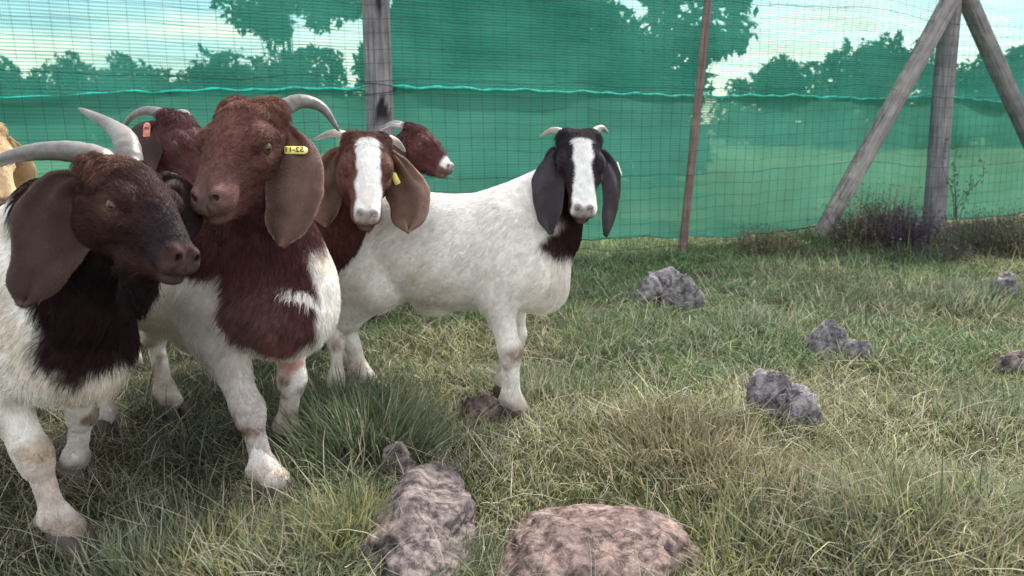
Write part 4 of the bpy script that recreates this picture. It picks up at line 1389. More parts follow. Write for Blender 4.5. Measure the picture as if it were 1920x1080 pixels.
            mm = Matrix(((ax1[0] * sx, ax2[0], nrm[0], pos[0]), (ax1[1] * sx, ax2[1], nrm[1], pos[1]), (ax1[2] * sx, ax2[2], nrm[2], pos[2]), (0, 0, 0, 1)))
            to.matrix_local = mm
    return e

def EARCOL(V2, er, seed):
    nu, nv = 34, 17
    o = nu * nv
    u = np.linspace(0, 1, nu); v = np.linspace(-1, 1, nv)
    uu = np.concatenate([u[:, None].repeat(nv, 1).reshape(-1)] * 2)
    vv = np.concatenate([np.abs(v)[None].repeat(nu, 0).reshape(-1)] * 2)
    front = np.concatenate([np.ones(o), np.zeros(o)])[:, None]
    c = front * np.array(er['inn']) + (1 - front) * np.array(er['out'])
    k = smooth(0.55, 0.08, uu)[:, None]
    c = c * (1 - k) + np.array(er.get('root', er['out'])) * k
    c = c * (1 + 0.30 * fbm(V2, 20, 3, seed + 3) + 0.16 * np.sin(np.concatenate([np.linspace(-1, 1, nv)[None].repeat(nu, 0).reshape(-1)] * 2) * 3.0 + seed))[:, None]
    e_ = np.maximum(vv ** 14, smooth(0.97, 1.0, uu))[:, None] * 0.8  # bright edge: backlit fuzz painted into the ear colour
    return c * (1 - e_) + np.array(er.get('rim', er['inn'])) * e_

# ------------------------------------------------------------------ the herd
def mixc(a, b, m):
    return a * (1 - m[:, None]) + np.asarray(b)[None] * m[:, None]

def coat(dark, seed, thr=0.1, chest=None, blaze=None, face=None, legs_dirt=0.5, extra=None, neck_col=None, nose_col=(0.15, 0.10, 0.09)):
    dark = np.array(dark)
    def f(ps, q, t, p):
        n1 = vnoise(p, 14, seed); n2 = vnoise(p, 40, seed + 1); n3 = fbm(p, 5, 3, seed + 2)
        c = np.repeat(WHITE[None], len(p), 0) * (1 + 0.05 * n3)[:, None]
        c = mixc(c, (0.62, 0.51, 0.39), 0.55 * smooth(0.1, 0.7, n3 + 0.3 * n1))
        # muddy lower legs and belly stains
        m = smooth(0.34, 0.05, ps[:, 2]) * legs_dirt * (0.6 + 0.6 * n1 + 0.3 * n2)
        c = mixc(c, (0.42, 0.31, 0.25), np.clip(m, 0, 1))
        n4 = vnoise(p, 26, seed + 11)
        knee = np.exp(-((ps[:, 2] - 0.20 + 0.02 * n1) / 0.035) ** 2) * smooth(0.0, 0.45, n4 + 0.5 * n2) * legs_dirt
        c = mixc(c, (0.22, 0.15, 0.10), np.clip(knee * 1.3, 0, 0.85))
        foot = smooth(0.13, 0.05, ps[:, 2] + 0.03 * n4) * (0.6 + 0.4 * legs_dirt)
        c = mixc(c, (0.27, 0.205, 0.165), np.clip(foot * (0.75 + 0.5 * n2), 0, 0.9))
        stain = smooth(0.05, 0.6, n4 * 0.6 + 0.5 * n1 + 0.3 * n3) * smooth(0.40, 0.28, ps[:, 2]) * legs_dirt
        c = mixc(c, (0.36, 0.255, 0.175), 0.7 * np.clip(stain, 0, 1))
        hd = smooth(-0.03, 0.03, t - thr + 0.06 * n1 + 0.03 * n2)
        hd = np.maximum(hd, smooth(0.26, 0.2, np.linalg.norm(q - np.array([0.10, 0, -0.03]), axis=1)))
        if chest is not None:
            hd = np.clip(chest(ps, q, t, n1, n2, hd), 0, 1)
        dcol = dark[None] * (1 + 0.22 * n3 + 0.12 * n2)[:, None]
        if neck_col is not None:
            dcol = mixc(dcol, neck_col, smooth(1.0, 0.55, t))
        c = c * (1 - hd[:, None]) + dcol * hd[:, None]
        if face is not None:
            c = face(c, ps, q, t, n1, n2)
        if blaze is not None:
            bw, x0, x1, wx = blaze
            w = bw * np.interp(q[:, 0], wx[0], wx[1])
            m = smooth(0.004, -0.004, np.abs(q[:, 1] - 0.002 + 0.004 * n1) - w + 0.005 * n2) * smooth(x0 - 0.008, x0 + 0.008, q[:, 0] + 0.006 * n2) * smooth(-0.085, -0.06, q[:, 2]) * (q[:, 0] < 0.4) * smooth(-0.055, -0.035, q[:, 2] - 0.0 * q[:, 0])
            c = mixc(c, (0.78, 0.76, 0.74), m)
        # bare nose, lips, eye rims
        nose = smooth(0.262, 0.274, q[:, 0] + 0.004 * n2) * smooth(0.035, 0.02, np.abs(q[:, 1])) * (np.abs(q[:, 2]) < 0.1)
        c = mixc(c, nose_col, 0.75 * nose)
        er = np.exp(-(((q[:, 0] - 0.105) / 0.020) ** 2 + ((q[:, 2] - 0.0) / 0.0125) ** 2)) * (np.abs(q[:, 1]) > 0.03) * (np.abs(q[:, 1]) < 0.09)
        c = mixc(c, (0.10, 0.055, 0.045), 0.55 * np.clip(er * 1.3, 0, 1))
        if extra is not None:
            c = extra(c, ps, q, t, n1, n2)
        return np.clip(c, 0.005, 0.9)
    return f

# --- the big red-brown buck with the yellow tag (middle left)
def chest_red(ps, q, t, n1, n2, hd):
    # brown bib reaching down the chest on its right side, white wedge on the left
    y = ps[:, 1] + 0.02 * n1
    g = 0.82 * ps[:, 0] + 0.57 * ps[:, 1] + 0.02 * n1
    bib = smooth(0.135, 0.16, g) * (ps[:, 0] > 0.12) * smooth(-0.012, 0.018, ps[:, 2] + 0.025 * n1 + 0.010 * n2 - 0.35 - 9.0 * np.clip(0.255 - g, 0, 1) ** 2)
    m = np.maximum(hd, bib)
    wedge = smooth(-0.005, 0.02, y) * smooth(0.57, 0.54, ps[:, 2] + 0.03 * n1 - 0.3 * y)
    m = m * (1 - wedge)
    spot = np.exp(-(((y + 0.02) / 0.05) ** 2 + ((ps[:, 2] - 0.485 + 0.8 * (y + 0.04)) / 0.014) ** 2)) * (ps[:, 0] > 0.2)
    return m * (1 - smooth(0.4, 0.6, spot + 0.1 * n2))
def sore(c, ps, q, t, n1, n2):
    # raw pink patch on the inner forearms
    m = np.exp(-((ps[:, 2] - 0.26) / 0.07) ** 2) * smooth(-0.115, -0.075, ps[:, 1]) * smooth(0.14, 0.2, ps[:, 0]) * smooth(-0.1, 0.5, n1 + 0.6 * n2 + 0.1)
    return mixc(c, (0.60, 0.21, 0.20), 0.62 * np.clip(m, 0, 1))
def face_red(c, ps, q, t, n1, n2):
    m = smooth(0.19, 0.25, q[:, 0] + 0.01 * n1) * (q[:, 0] < 0.35)
    c = mixc(c, (0.15, 0.085, 0.076), 0.5 * m)
    top = smooth(0.06, 0.01, q[:, 0]) * smooth(0.0, 0.03, q[:, 2]) * (t > 0.7)
    return mixc(c, (0.165, 0.070, 0.047), 0.6 * top)
RB_OUT, RB_IN = (0.130, 0.055, 0.044), (0.122, 0.071, 0.059)
goat("goat", "big red-brown horned goat with a yellow tag lettered in black in its ear", (-0.785, 1.98), (0.82, -0.57), 1.04,
     P(478, 243, 1.74), cv(-0.11, -0.545, 0.832), cv(0.993, 0.0, 0.12), 1.15,
     coat((0.118, 0.050, 0.041), 51, thr=0.12, chest=chest_red, face=face_red, extra=sore, legs_dirt=0.75, neck_col=(0.075, 0.028, 0.028)),
     ears=[dict(base=(0.012, 0.060, 0.004), ctrl=P(585, 275, 1.73), tip=P(528, 458, 1.62), normal=cv(0.15, 0.05, 1.0), w=1.0, cup=0.30, out=RB_OUT, inn=RB_IN, rim=(0.34, 0.20, 0.16), fold=0.6),
           dict(base=(0.012, -0.060, 0.004), ctrl=P(395, 260, 1.90), tip=P(388, 430, 1.85), normal=cv(-0.6, 0.0, 0.8), w=0.95, cup=0.3, out=RB_OUT, inn=RB_IN, rim=(0.3, 0.18, 0.15))],
     horns=[dict(pts=[('h', -0.010, 0.030, 0.020), P(528, 205, 1.75), P(565, 190, 1.77), P(605, 203, 1.79), P(636, 246, 1.80)], r=0.027, rings=13),
            dict(pts=[('h', -0.010, -0.030, 0.020), P(432, 200, 1.82), P(440, 205, 1.94), P(436, 250, 2.02)], r=0.026)],
     hooves=dict(fr=tuple(G(512, 940)[:2]), fl=tuple(G(535, 838)[:2])), hair=95000, neck=0.98, fine=0.0036, coarse=0.012, seed=3, brisket=0.035, poll_hair=1.1,
     beard=[(0.13, -0.085, -0.02, 0.055, 0.034, 0.020)],
     tags=[dict(ear=0, u=0.40, v=0.02, axis=cv(1, 0.16, 0), size=(0.048, 0.0185), mat='tag_yellow', text="52-11", mirror=True, label="yellow tag lettered in black")])

# --- dark goat at the left edge
def chest_dark(ps, q, t, n1, n2, hd):
    g = 0.93 * ps[:, 0] + 0.36 * ps[:, 1] + 0.02 * n1
    bib = smooth(0.275, 0.305, g) * smooth(-0.015, 0.02, ps[:, 2] + 0.03 * n1 + 0.012 * n2 - 0.375 - 14.0 * np.clip(0.345 - g, 0, 1) ** 2)
    return np.maximum(hd * np.maximum(smooth(0.22, 0.26, g), smooth(0.7, 0.8, t)), bib)
def face_dark(c, ps, q, t, n1, n2):
    top = smooth(0.085, 0.02, q[:, 0]) * smooth(0.015, 0.035, q[:, 2]) * (t > 0.7) * smooth(-0.4, 0.3, n1 + 0.2)
    c = mixc(c, (0.15, 0.075, 0.055), 0.7 * top)
    m = np.exp(-(((q[:, 0] - 0.10) / 0.04) ** 2 + ((q[:, 2] + 0.005) / 0.03) ** 2)) * (np.abs(q[:, 1]) > 0.03)
    c = mixc(c, (0.080, 0.036, 0.029), 0.7 * m)
    m = smooth(0.235, 0.26, q[:, 0]) * smooth(-0.02, -0.045, q[:, 2]) * (q[:, 0] < 0.35)
    c = mixc(c, (0.085, 0.05, 0.043), 0.7 * m)
    m = smooth(0.13, 0.20, q[:, 0] + 0.015 * n1) * smooth(0.262, 0.24, q[:, 0]) * (q[:, 2] > -0.06) * smooth(0.6, 0.7, t)
    c = mixc(c, (0.016, 0.011, 0.014), 0.75 * m)
    m = smooth(-0.085, -0.11, q[:, 2]) * (q[:, 0] > 0.02) * (q[:, 0] < 0.3) * (np.abs(q[:, 1]) < 0.07) * smooth(0.6, 0.7, t)
    return mixc(c, (0.014, 0.010, 0.012), 0.85 * m)
DK_OUT, DK_IN = (0.040, 0.020, 0.018), (0.066, 0.038, 0.033)
goat("goat", "dark brown goat with long swept back horns and curly beard at the left edge", (-1.165, 1.66), (0.93, -0.36), 1.0,
     P(212, 352, 1.42), cv(0.775, -0.455, 0.43), cv(0.45, 0.02, -0.89), 0.98,
     coat((0.036, 0.016, 0.015), 61, thr=0.55, chest=chest_dark, face=face_dark, legs_dirt=0.95, nose_col=(0.05, 0.032, 0.03), neck_col=(0.024, 0.010, 0.012)),
     ears=[dict(base=(0.010, -0.060, 0.0), ctrl=P(105, 345, 1.38), tip=P(38, 572, 1.32), normal=cv(0.05, 0.12, 1.0), w=1.15, cup=0.28, out=DK_OUT, inn=DK_IN, rim=(0.17, 0.11, 0.09), fold=0.5),
           dict(base=(0.010, 0.060, 0.0), ctrl=P(352, 330, 1.52), tip=P(355, 450, 1.54), normal=cv(0.7, 0.0, 0.6), w=0.8, cup=0.3, out=DK_OUT, inn=(0.03, 0.02, 0.02))],
     horns=[dict(pts=[('h', -0.005, -0.028, 0.018), P(190, 300, 1.40), P(130, 284, 1.40), P(60, 286, 1.42), P(0, 302, 1.46), P(-45, 335, 1.52)], r=0.029, rings=15),
            dict(pts=[('h', -0.005, 0.026, 0.022), P(236, 266, 1.48), P(205, 234, 1.56), P(148, 203, 1.66)], r=0.026, rings=12)],
     hooves=dict(fr=tuple(G(128, 1032)[:2]), fl=tuple(G(140, 900)[:2])), hair=80000, neck=0.98, fine=0.0036, coarse=0.012, seed=5, poll_hair=1.0, lids=0.0032,
     beard=[(0.155, -0.085, -0.035, 0.085, 0.036, 0.020)],
     horn_col=((0.19, 0.172, 0.158), (0.15, 0.14, 0.137)))

# --- brown goat with the white blaze, looking at the camera
def chest_blaze(ps, q, t, n1, n2, hd):
    bib = smooth(0.26, 0.30, ps[:, 0]) * smooth(0.44, 0.47, ps[:, 2] + 0.02 * n1) * smooth(0.09, 0.07, np.abs(ps[:, 1]))
    return np.maximum(hd, bib)
BL_OUT, BL_IN = (0.150, 0.075, 0.054), (0.150, 0.092, 0.068)
BX = [[0.0, 0.04, 0.08, 0.14, 0.2, 0.24, 0.28], [0.3, 0.75, 1.0, 0.95, 1.0, 1.0, 0.9]]
goat("goat", "brown goat with a broad white blaze and drooping tagged ear, facing the camera", (-0.735, 2.72), (0.33, -0.94), 0.98,
     P(686, 288, 2.26), cv(0.150, -0.657, 0.739), cv(0.976, -0.023, -0.218), 1.08,
     coat((0.115, 0.050, 0.039), 71, thr=0.22, chest=chest_blaze, blaze=(0.031, 0.018, 0.3, BX), legs_dirt=0.5, neck_col=(0.085, 0.032, 0.028)),
     ears=[dict(base=(0.012, 0.060, 0.004), ctrl=P(775, 325, 2.26), tip=P(765, 436, 2.16), normal=cv(0.1, 0.1, 1.0), w=0.90, cup=0.32, out=BL_OUT, inn=BL_IN, rim=(0.34, 0.23, 0.17), fold=0.6),
           dict(base=(0.012, -0.060, 0.004), ctrl=P(598, 300, 2.28), tip=P(612, 425, 2.24), normal=cv(-0.1, 0.1, 1.0), w=0.93, cup=0.2, out=BL_OUT, inn=BL_IN, rim=(0.3, 0.2, 0.15), fold=0.6)],
     horns=[dict(pts=[('h', -0.010, -0.030, 0.020), P(646, 256, 2.28), P(622, 250, 2.33), P(588, 262, 2.42)], r=0.022),
            dict(pts=[('h', -0.010, 0.030, 0.020), P(722, 262, 2.28), P(742, 266, 2.32), P(760, 284, 2.36)], r=0.022)],
     hooves=dict(fr=(-0.72, 2.46), fl=(-0.56, 2.44)), hair=45000, neck=1.05, seed=7, poll_hair=0.8,
     beard=[(0.14, -0.080, -0.02, 0.05, 0.034, 0.018)],
     tags=[dict(ear=0, u=0.42, v=0.62, axis=cv(-0.45, 1, 0), size=(0.040, 0.017), mat='tag_yellow', label="blank side of a yellow tag")],
     horn_col=((0.36, 0.32, 0.27), (0.27, 0.24, 0.20)))

# --- white goat with the black head, standing side on
def chest_black(ps, q, t, n1, n2, hd):
    # dark stripe down the underside of the neck only
    front = smooth(0.02, -0.02, (ps[:, 2] - (0.50 + 0.80 * (ps[:, 0] - 0.28))))
    lo_ = smooth(0.46, 0.50, ps[:, 2] + 0.02 * n1)
    nk = smooth(0.285, 0.315, ps[:, 0] + 0.015 * n1) * lo_ * smooth(0.11, 0.085, np.abs(ps[:, 1] + 0.0))
    head = smooth(1.08, 0.98, np.linalg.norm((q - np.array([0.12, 0, -0.012])) / np.array([0.215, 0.125, 0.114]), axis=1) + 0.05 * n1)
    return np.maximum(head, smooth(0.066, 0.086, ps[:, 3] + 0.015 * n1) * lo_ * smooth(0.05, 0.15, t))
BKX = [[0.0, 0.04, 0.07, 0.12, 0.17, 0.21, 0.24, 0.28], [0.2, 0.8, 1.05, 0.95, 0.85, 1.1, 1.35, 1.4]]
BK_OUT, BK_IN = (0.034, 0.030, 0.036), (0.050, 0.044, 0.050)
def knee_mark(c, ps, q, t, n1, n2):
    m = np.exp(-(((ps[:, 2] - 0.205) / 0.025) ** 2)) * smooth(0.20, 0.25, ps[:, 0]) * (ps[:, 1] < 0)
    c = mixc(c, (0.20, 0.12, 0.06), 0.8 * np.clip(m, 0, 1))
    m = np.exp(-(((ps[:, 2] - 0.40) / 0.03) ** 2 + ((ps[:, 0] - 0.36) / 0.05) ** 2))
    return mixc(c, (0.50, 0.38, 0.30), 0.5 * np.clip(m, 0, 1))
goat("goat", "white bodied goat with a black head and white blaze standing side on", (-0.195, 2.45), (0.955, -0.30), 1.0,
     P(1083, 281, 2.36), cv(0.026, -0.702, 0.711), cv(0.998, -0.021, -0.057), 1.04,
     coat((0.030, 0.024, 0.030), 81, thr=0.62, chest=chest_black, blaze=(0.026, 0.030, 0.3, BKX), legs_dirt=0.3, extra=knee_mark, neck_col=(0.034, 0.015, 0.015)),
     ears=[dict(base=(0.012, -0.060, 0.004), ctrl=P(1004, 285, 2.30), tip=P(1036, 440, 2.20), normal=cv(-0.45, 0.1, 1.0), w=0.80, cup=0.35, out=BK_OUT, inn=BK_IN, rim=(0.09, 0.075, 0.08), fold=0.6),
           dict(base=(0.012, 0.060, 0.004), ctrl=P(1172, 300, 2.40), tip=P(1130, 442, 2.30), normal=cv(0.55, 0.1, 0.8), w=0.80, cup=0.35, out=BK_OUT, inn=BK_IN, rim=(0.09, 0.075, 0.08), fold=0.6, twist=0.5)],
     horns=[dict(pts=[('h', -0.010, -0.030, 0.022), P(1058, 252, 2.40), P(1036, 244, 2.42), P(1012, 256, 2.44)], r=0.0175),
            dict(pts=[('h', -0.010, 0.030, 0.022), P(1112, 250, 2.40), P(1128, 240, 2.42), P(1141, 250, 2.44)], r=0.0175)],
     hooves=dict(fr=tuple(G(962, 792)[:2]), fl=(-0.03, 2.44), hr=(-0.475, 2.49), hl=(-0.56, 2.66)), hair=95000, neck=0.90, lx=0.94, seed=9, crest=0.035, bulk=0.93, brisket=0.015, poll_hair=0.7,
     beard=[(0.19, -0.082, -0.01, 0.02, 0.018, 0.010)],
     tags=[dict(ear=1, u=0.40, v=-0.80, axis=cv(-0.25, -1, 0), size=(0.045, 0.016), mat='tag_pale', label="pale worn tag seen edge on")],
     horn_col=((0.36, 0.33, 0.27), (0.24, 0.21, 0.17)))

# --- dark head between the two front goats
E_OUT, E_IN = (0.055, 0.030, 0.030), (0.070, 0.044, 0.042)
goat("goat", "dark brown goat with an orange ear tag, between the two front goats", (-1.43, 3.02), (0.60, -0.80), 1.0,
     P(325, 243, 2.62), cv(0.70, -0.643, 0.30), cv(0.38, -0.0, -0.92), 1.04,
     coat((0.075, 0.030, 0.032), 91, thr=0.1, legs_dirt=0.5),
     ears=[dict(base=(0.012, -0.060, 0.004), ctrl=P(255, 225, 2.58), tip=P(272, 345, 2.52), normal=cv(-0.1, 0.1, 1.0), w=1.0, cup=0.2, out=E_OUT, inn=E_IN),
           dict(base=(0.012, 0.060, 0.004), ctrl=P(402, 250, 2.70), tip=P(398, 340, 2.72), normal=cv(0.6, 0.1, 0.6), w=0.9, cup=0.2, out=E_OUT, inn=E_IN)],
     horns=[dict(pts=[('h', -0.010, -0.030, 0.020), P(312, 216, 2.62), P(275, 208, 2.64), P(246, 220, 2.68), P(228, 246, 2.72)], r=0.025),
            dict(pts=[('h', -0.010, 0.030, 0.020), P(345, 215, 2.72), P(330, 215, 2.85), P(300, 235, 2.95)], r=0.024)],
     hair=22000, neck=1.1, fine=0.0045, coarse=0.014, seed=11, furrad=0.0009,
     tags=[dict(ear=0, u=0.38, v=0.0, axis=cv(0.0, 1, 0), size=(0.050, 0.021), mat='tag_orange', text="8", shift=-0.08, label="orange tag with worn dark marks")],
     horn_col=((0.20, 0.18, 0.18), (0.17, 0.15, 0.15)))

# --- the head in profile beside the thick post
def face_f(c, ps, q, t, n1, n2):
    m = smooth(0.225, 0.245, q[:, 0] + 0.01 * n1) * smooth(-0.045, -0.03, q[:, 2]) * (q[:, 0] < 0.35)
    c = mixc(c, (0.62, 0.58, 0.56), m)
    m = smooth(0.21, 0.25, q[:, 0]) * smooth(-0.03, -0.05, q[:, 2]) * (q[:, 0] < 0.35)
    return mixc(c, (0.16, 0.085, 0.07), 0.8 * m)
goat("goat", "brown goat with a white nose in profile beside the thick post", (-0.86, 3.72), (1.0, -0.06), 1.0,
     P(772, 258, 3.50), cv(0.775, -0.490, 0.40), cv(0.47, 0.0, -0.88), 1.03,
     coat((0.075, 0.028, 0.028), 95, thr=0.05, face=face_f),
     ears=[dict(base=(0.005, -0.060, 0.0), ctrl=P(738, 275, 3.42), tip=P(742, 345, 3.38), normal=cv(0.0, 0.1, 1.0), w=0.75, cup=0.25, out=E_OUT, inn=E_IN),
           dict(base=(0.005, 0.060, 0.0), ctrl=P(752, 285, 3.66), tip=P(748, 345, 3.66), normal=cv(0.0, 0.1, -1.0), w=0.75, cup=0.25, out=E_OUT, inn=E_IN)],
     horns=[dict(pts=[('h', -0.010, -0.028, 0.016), P(752, 238, 3.47), P(735, 236, 3.48), P(712, 246, 3.50)], r=0.020),
            dict(pts=[('h', -0.010, 0.028, 0.016), P(752, 234, 3.54), P(735, 231, 3.56), P(714, 240, 3.58)], r=0.020)],
     hair=22000, neck=1.0, fine=0.0045, coarse=0.014, seed=13, furrad=0.0010, horn_col=((0.36, 0.34, 0.34), (0.30, 0.28, 0.28)))

# --- cream goat just showing at the left edge
T_OUT = (0.42, 0.30, 0.17)
goat("goat", "pale tan goat of which only the poll shows at the left edge", (-2.16, 2.72), (1.0, -0.10), 1.0,
     P(-32, 262, 2.60), cv(0.50, -0.75, 0.3), cv(0.85, 0.0, -0.5), 1.0,
     coat((0.50, 0.36, 0.21), 98, thr=0.0),
     ears=[dict(base=(0.012, -0.060, 0.004), ctrl=P(-90, 275, 2.56), tip=P(-70, 390, 2.5), normal=cv(-0.1, 0.1, 1.0), w=0.9, cup=0.2, out=T_OUT, inn=T_OUT),
           dict(base=(0.012, 0.060, 0.004), ctrl=P(34, 290, 2.66), tip=P(30, 390, 2.66), normal=cv(0.3, 0.1, 1.0), w=0.9, cup=0.2, out=T_OUT, inn=T_OUT)],
     horns=[dict(pts=[('h', -0.010, -0.030, 0.020), P(-50, 240, 2.62), P(-85, 240, 2.66)], r=0.020),
            dict(pts=[('h', -0.010, 0.030, 0.020), P(-12, 245, 2.74), P(-30, 240, 2.82)], r=0.020)],
     hair=16000, neck=1.0, fine=0.005, coarse=0.016, seed=15, furrad=0.0010)

# ------------------------------------------------------------------ grass
def blades(x, y, z, ang, L, w, th0, kap, col, seed, nseg=4, turn=0.5):
    """many thin bent blades as one mesh; th0 = lean from the vertical at the root, kap = how far it bends over"""
    r_ = np.random.default_rng(seed)
    n = len(x)
    tw = r_.normal(0, turn, n)
    fac = r_.uniform(-0.9, 0.9, n)
    P_ = np.stack([x, y, z - 0.008], -1)
    verts = np.zeros((n, 2 * nseg + 1, 3), dtype=np.float32)
    wprof = np.array([0.75, 1.0, 0.85, 0.6, 0.0]) if nseg == 4 else np.linspace(1, 0.0, nseg + 1)
    g0 = z
    for i in range(nseg + 1):
        s = i / nseg
        a = ang + tw * s
        side = np.stack([-np.sin(a + fac), np.cos(a + fac), 0.25 * np.sin(fac * 3)], -1)
        if i < nseg:
            verts[:, 2 * i] = P_ - side * (w * wprof[i] * 0.5)[:, None]
            verts[:, 2 * i + 1] = P_ + side * (w * wprof[i] * 0.5)[:, None]
        else:
            verts[:, 2 * i] = P_
        th = th0 + kap * (s + 0.5 / nseg)
        st = (L / nseg)
        P_ = P_ + np.stack([np.cos(a) * np.sin(th) * st, np.sin(a) * np.sin(th) * st, np.cos(th) * st], -1)
        P_[:, 2] = np.maximum(P_[:, 2], g0 + 0.006 * (i + 1) * r_.uniform(0.3, 1.5, n))
    m = 2 * nseg + 1
    b = (np.arange(n) * m)[:, None]
    q = np.concatenate([b + np.array([2 * i, 2 * i + 1, 2 * i + 3, 2 * i + 2])[None] for i in range(nseg - 1)])
    t = b + np.array([2 * nseg - 2, 2 * nseg - 1, 2 * nseg])[None]
    c = np.repeat(col[:, None], m, 1).reshape(-1, 3)
    return verts.reshape(-1, 3), [q, t], c

def rock_mask(x, y, grow=1.0):
    m = np.ones(len(x), bool)
    for (cx, cy, a, b, yaw, h) in ROCKS:
        dx, dy = x - cx, y - cy
        c, s = math.cos(yaw), math.sin(yaw)
        u, v = dx * c + dy * s, -dx * s + dy * c
        m &= (u / (a * grow)) ** 2 + (v / (b * grow)) ** 2 > 1
    return m

GREEN = np.array([0.130, 0.212, 0.080]); GREY = np.array([0.215, 0.260, 0.170]); OLIVE = np.array([0.280, 0.275, 0.125]); STRAW = np.array([0.47, 0.43, 0.32]); DARK = np.array([0.040, 0.055, 0.034])
def grass_field(n, seed, d0, d1, az, expo, wmul=1.0):
    r_ = np.random.default_rng(seed)
    if QUICK:
        n = n // 4
    # clumps: positions thin out with distance, as many per view angle
    nc = n // 26
    d = (d0 ** expo + (d1 ** expo - d0 ** expo) * r_.random(nc)) ** (1 / expo)
    a = r_.uniform(-az, az, nc)
    cx, cy = d * np.sin(a), d * np.cos(a)
    ci = r_.integers(0, nc, n)
    spread = (0.012 + 0.011 * d[ci])
    ox, oy = r_.normal(0, 1, n), r_.normal(0, 1, n)
    x = cx[ci] + ox * spread
    y = cy[ci] + oy * spread
    dd = np.hypot(x, y)
    p = np.stack([x, y], -1)
    # patches: tall tussocks, dry patches, cropped patches
    tus = fbm(p, 1.7, 3, 500)
    dry = -0.35 * smooth(2.6, 4.2, y) + fbm(p, 1.25, 3, 520) + 0.15 * fbm(p, 6, 2, 530) + 0.28 * smooth(2.1, 1.4, y) * smooth(0.2, 0.9, x)
    L = 0.031 + 0.032 * np.clip(tus + 0.4, 0, 1.5) + 0.015 * r_.random(n)
    # a few bolder tussocks seen in the photograph
    for (px, py, rad, add) in ((690, 830, 0.17, 0.085), (640, 740, 0.16, 0.07), (620, 980, 0.15, 0.06), (1300, 830, 0.20, 0.05), (1680, 1000, 0.22, 0.06), (1600, 540, 0.35, 0.04), (1110, 620, 0.3, 0.03)):
        g = G(px, py)
        L = L + add * np.exp(-((x - g[0]) ** 2 + (y - g[1]) ** 2) / rad ** 2)
    herd_shade = smooth(-0.25, -0.6, x + 0.15 * fbm(p, 2.0, 2, 560)) * smooth(3.2, 2.4, y)  # zone shaded by the goats; its shade is painted into the blades below
    L = L * r_.uniform(0.55, 1.35, n) * (1 + 0.10 * herd_shade)
    L = L * np.exp(0.28 * r_.normal(size=nc))[ci]
    cl_ang = r_.uniform(0, 2 * np.pi, nc)
    ang = np.where(r_.random(n) < 0.6, np.arctan2(oy, ox) + r_.normal(0, 0.6, n), cl_ang[ci] + r_.normal(0, 1.3, n))
    th0 = np.abs(r_.normal(0.35, 0.35, n))
    kap = r_.uniform(0.2, 2.6, n)
    w = wmul * (0.0017 + 0.0012 * r_.random(n)) * (0.55 + 0.30 * dd)
    k = r_.random(n)
    col = GREEN[None] * np.ones((n, 1))
    cn = r_.random(nc)[ci]
    col = mixc(col, GREY, np.clip(0.65 * smooth(0.25, 0.75, cn), 0, 1))
    col = mixc(col, OLIVE, np.clip(smooth(-0.1, 0.6, dry) * 0.75, 0, 1))
    straw = (k < 0.15 - 0.09 * smooth(2.6, 4.0, y) + 0.26 * smooth(0.0, 0.7, dry)).astype(float)
    col = mixc(col, (0.125, 0.118, 0.092), 0.75 * herd_shade)  # goats' shadow painted in as darker grey-brown blades
    col = mixc(col, STRAW * 0.85, straw * (0.85 - 0.35 * herd_shade))
    dk = ((k > 0.80)).astype(float)
    col = mixc(col, DARK, dk * 0.8)
    col = col * np.exp(0.32 * r_.normal(size=(n, 1)))
    # lying, matted dead stems
    flat = straw * (r_.random(n) < 0.45)
    th0 = np.where(flat > 0, r_.uniform(1.0, 1.5, n), th0)
    kap = np.where(flat > 0, r_.uniform(-0.4, 0.5, n), kap)
    L = np.where(flat > 0, L * 1.35, L)
    bare = smooth(0.35, 0.75, fbm(p, 2.4, 3, 590))
    keep = rock_mask(x, y, 0.95) & (r_.random(n) > 0.7 * bare)
    x, y, ang, L, w, th0, kap, col = (v[keep] for v in (x, y, ang, L, w, th0, kap, col))
    return blades(x, y, gh(x, y), ang, L, w, th0, kap, np.clip(col, 0.01, 0.7), seed + 1)


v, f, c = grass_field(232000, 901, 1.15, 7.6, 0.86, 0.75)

def stalks(n, seed, d0, d1, az):
    """long dead stems lying across the sward"""
    r_ = np.random.default_rng(seed)
    if QUICK:
        n = n // 4
    d = (d0 ** 0.9 + (d1 ** 0.9 - d0 ** 0.9) * r_.random(n)) ** (1 / 0.9)
    a = r_.uniform(-az, az, n)
    x, y = d * np.sin(a), d * np.cos(a)
    L = r_.uniform(0.06, 0.20, n)
    th0 = r_.uniform(0.6, 1.35, n)
    kap = r_.uniform(-0.2, 0.9, n)
    ang = r_.uniform(0, 2 * np.pi, n)
    w = (0.0012 + 0.0009 * r_.random(n)) * (0.6 + 0.22 * d)
    col = np.array([0.52, 0.47, 0.36])[None] * r_.uniform(0.4, 1.1, (n, 1)) * np.ones((1, 3))
    z = gh(x, y) + r_.uniform(0.0, 0.05, n)
    return blades(x, y, z, ang, L, w, th0, kap, np.clip(col, 0.02, 0.75), seed + 1, turn=0.9)

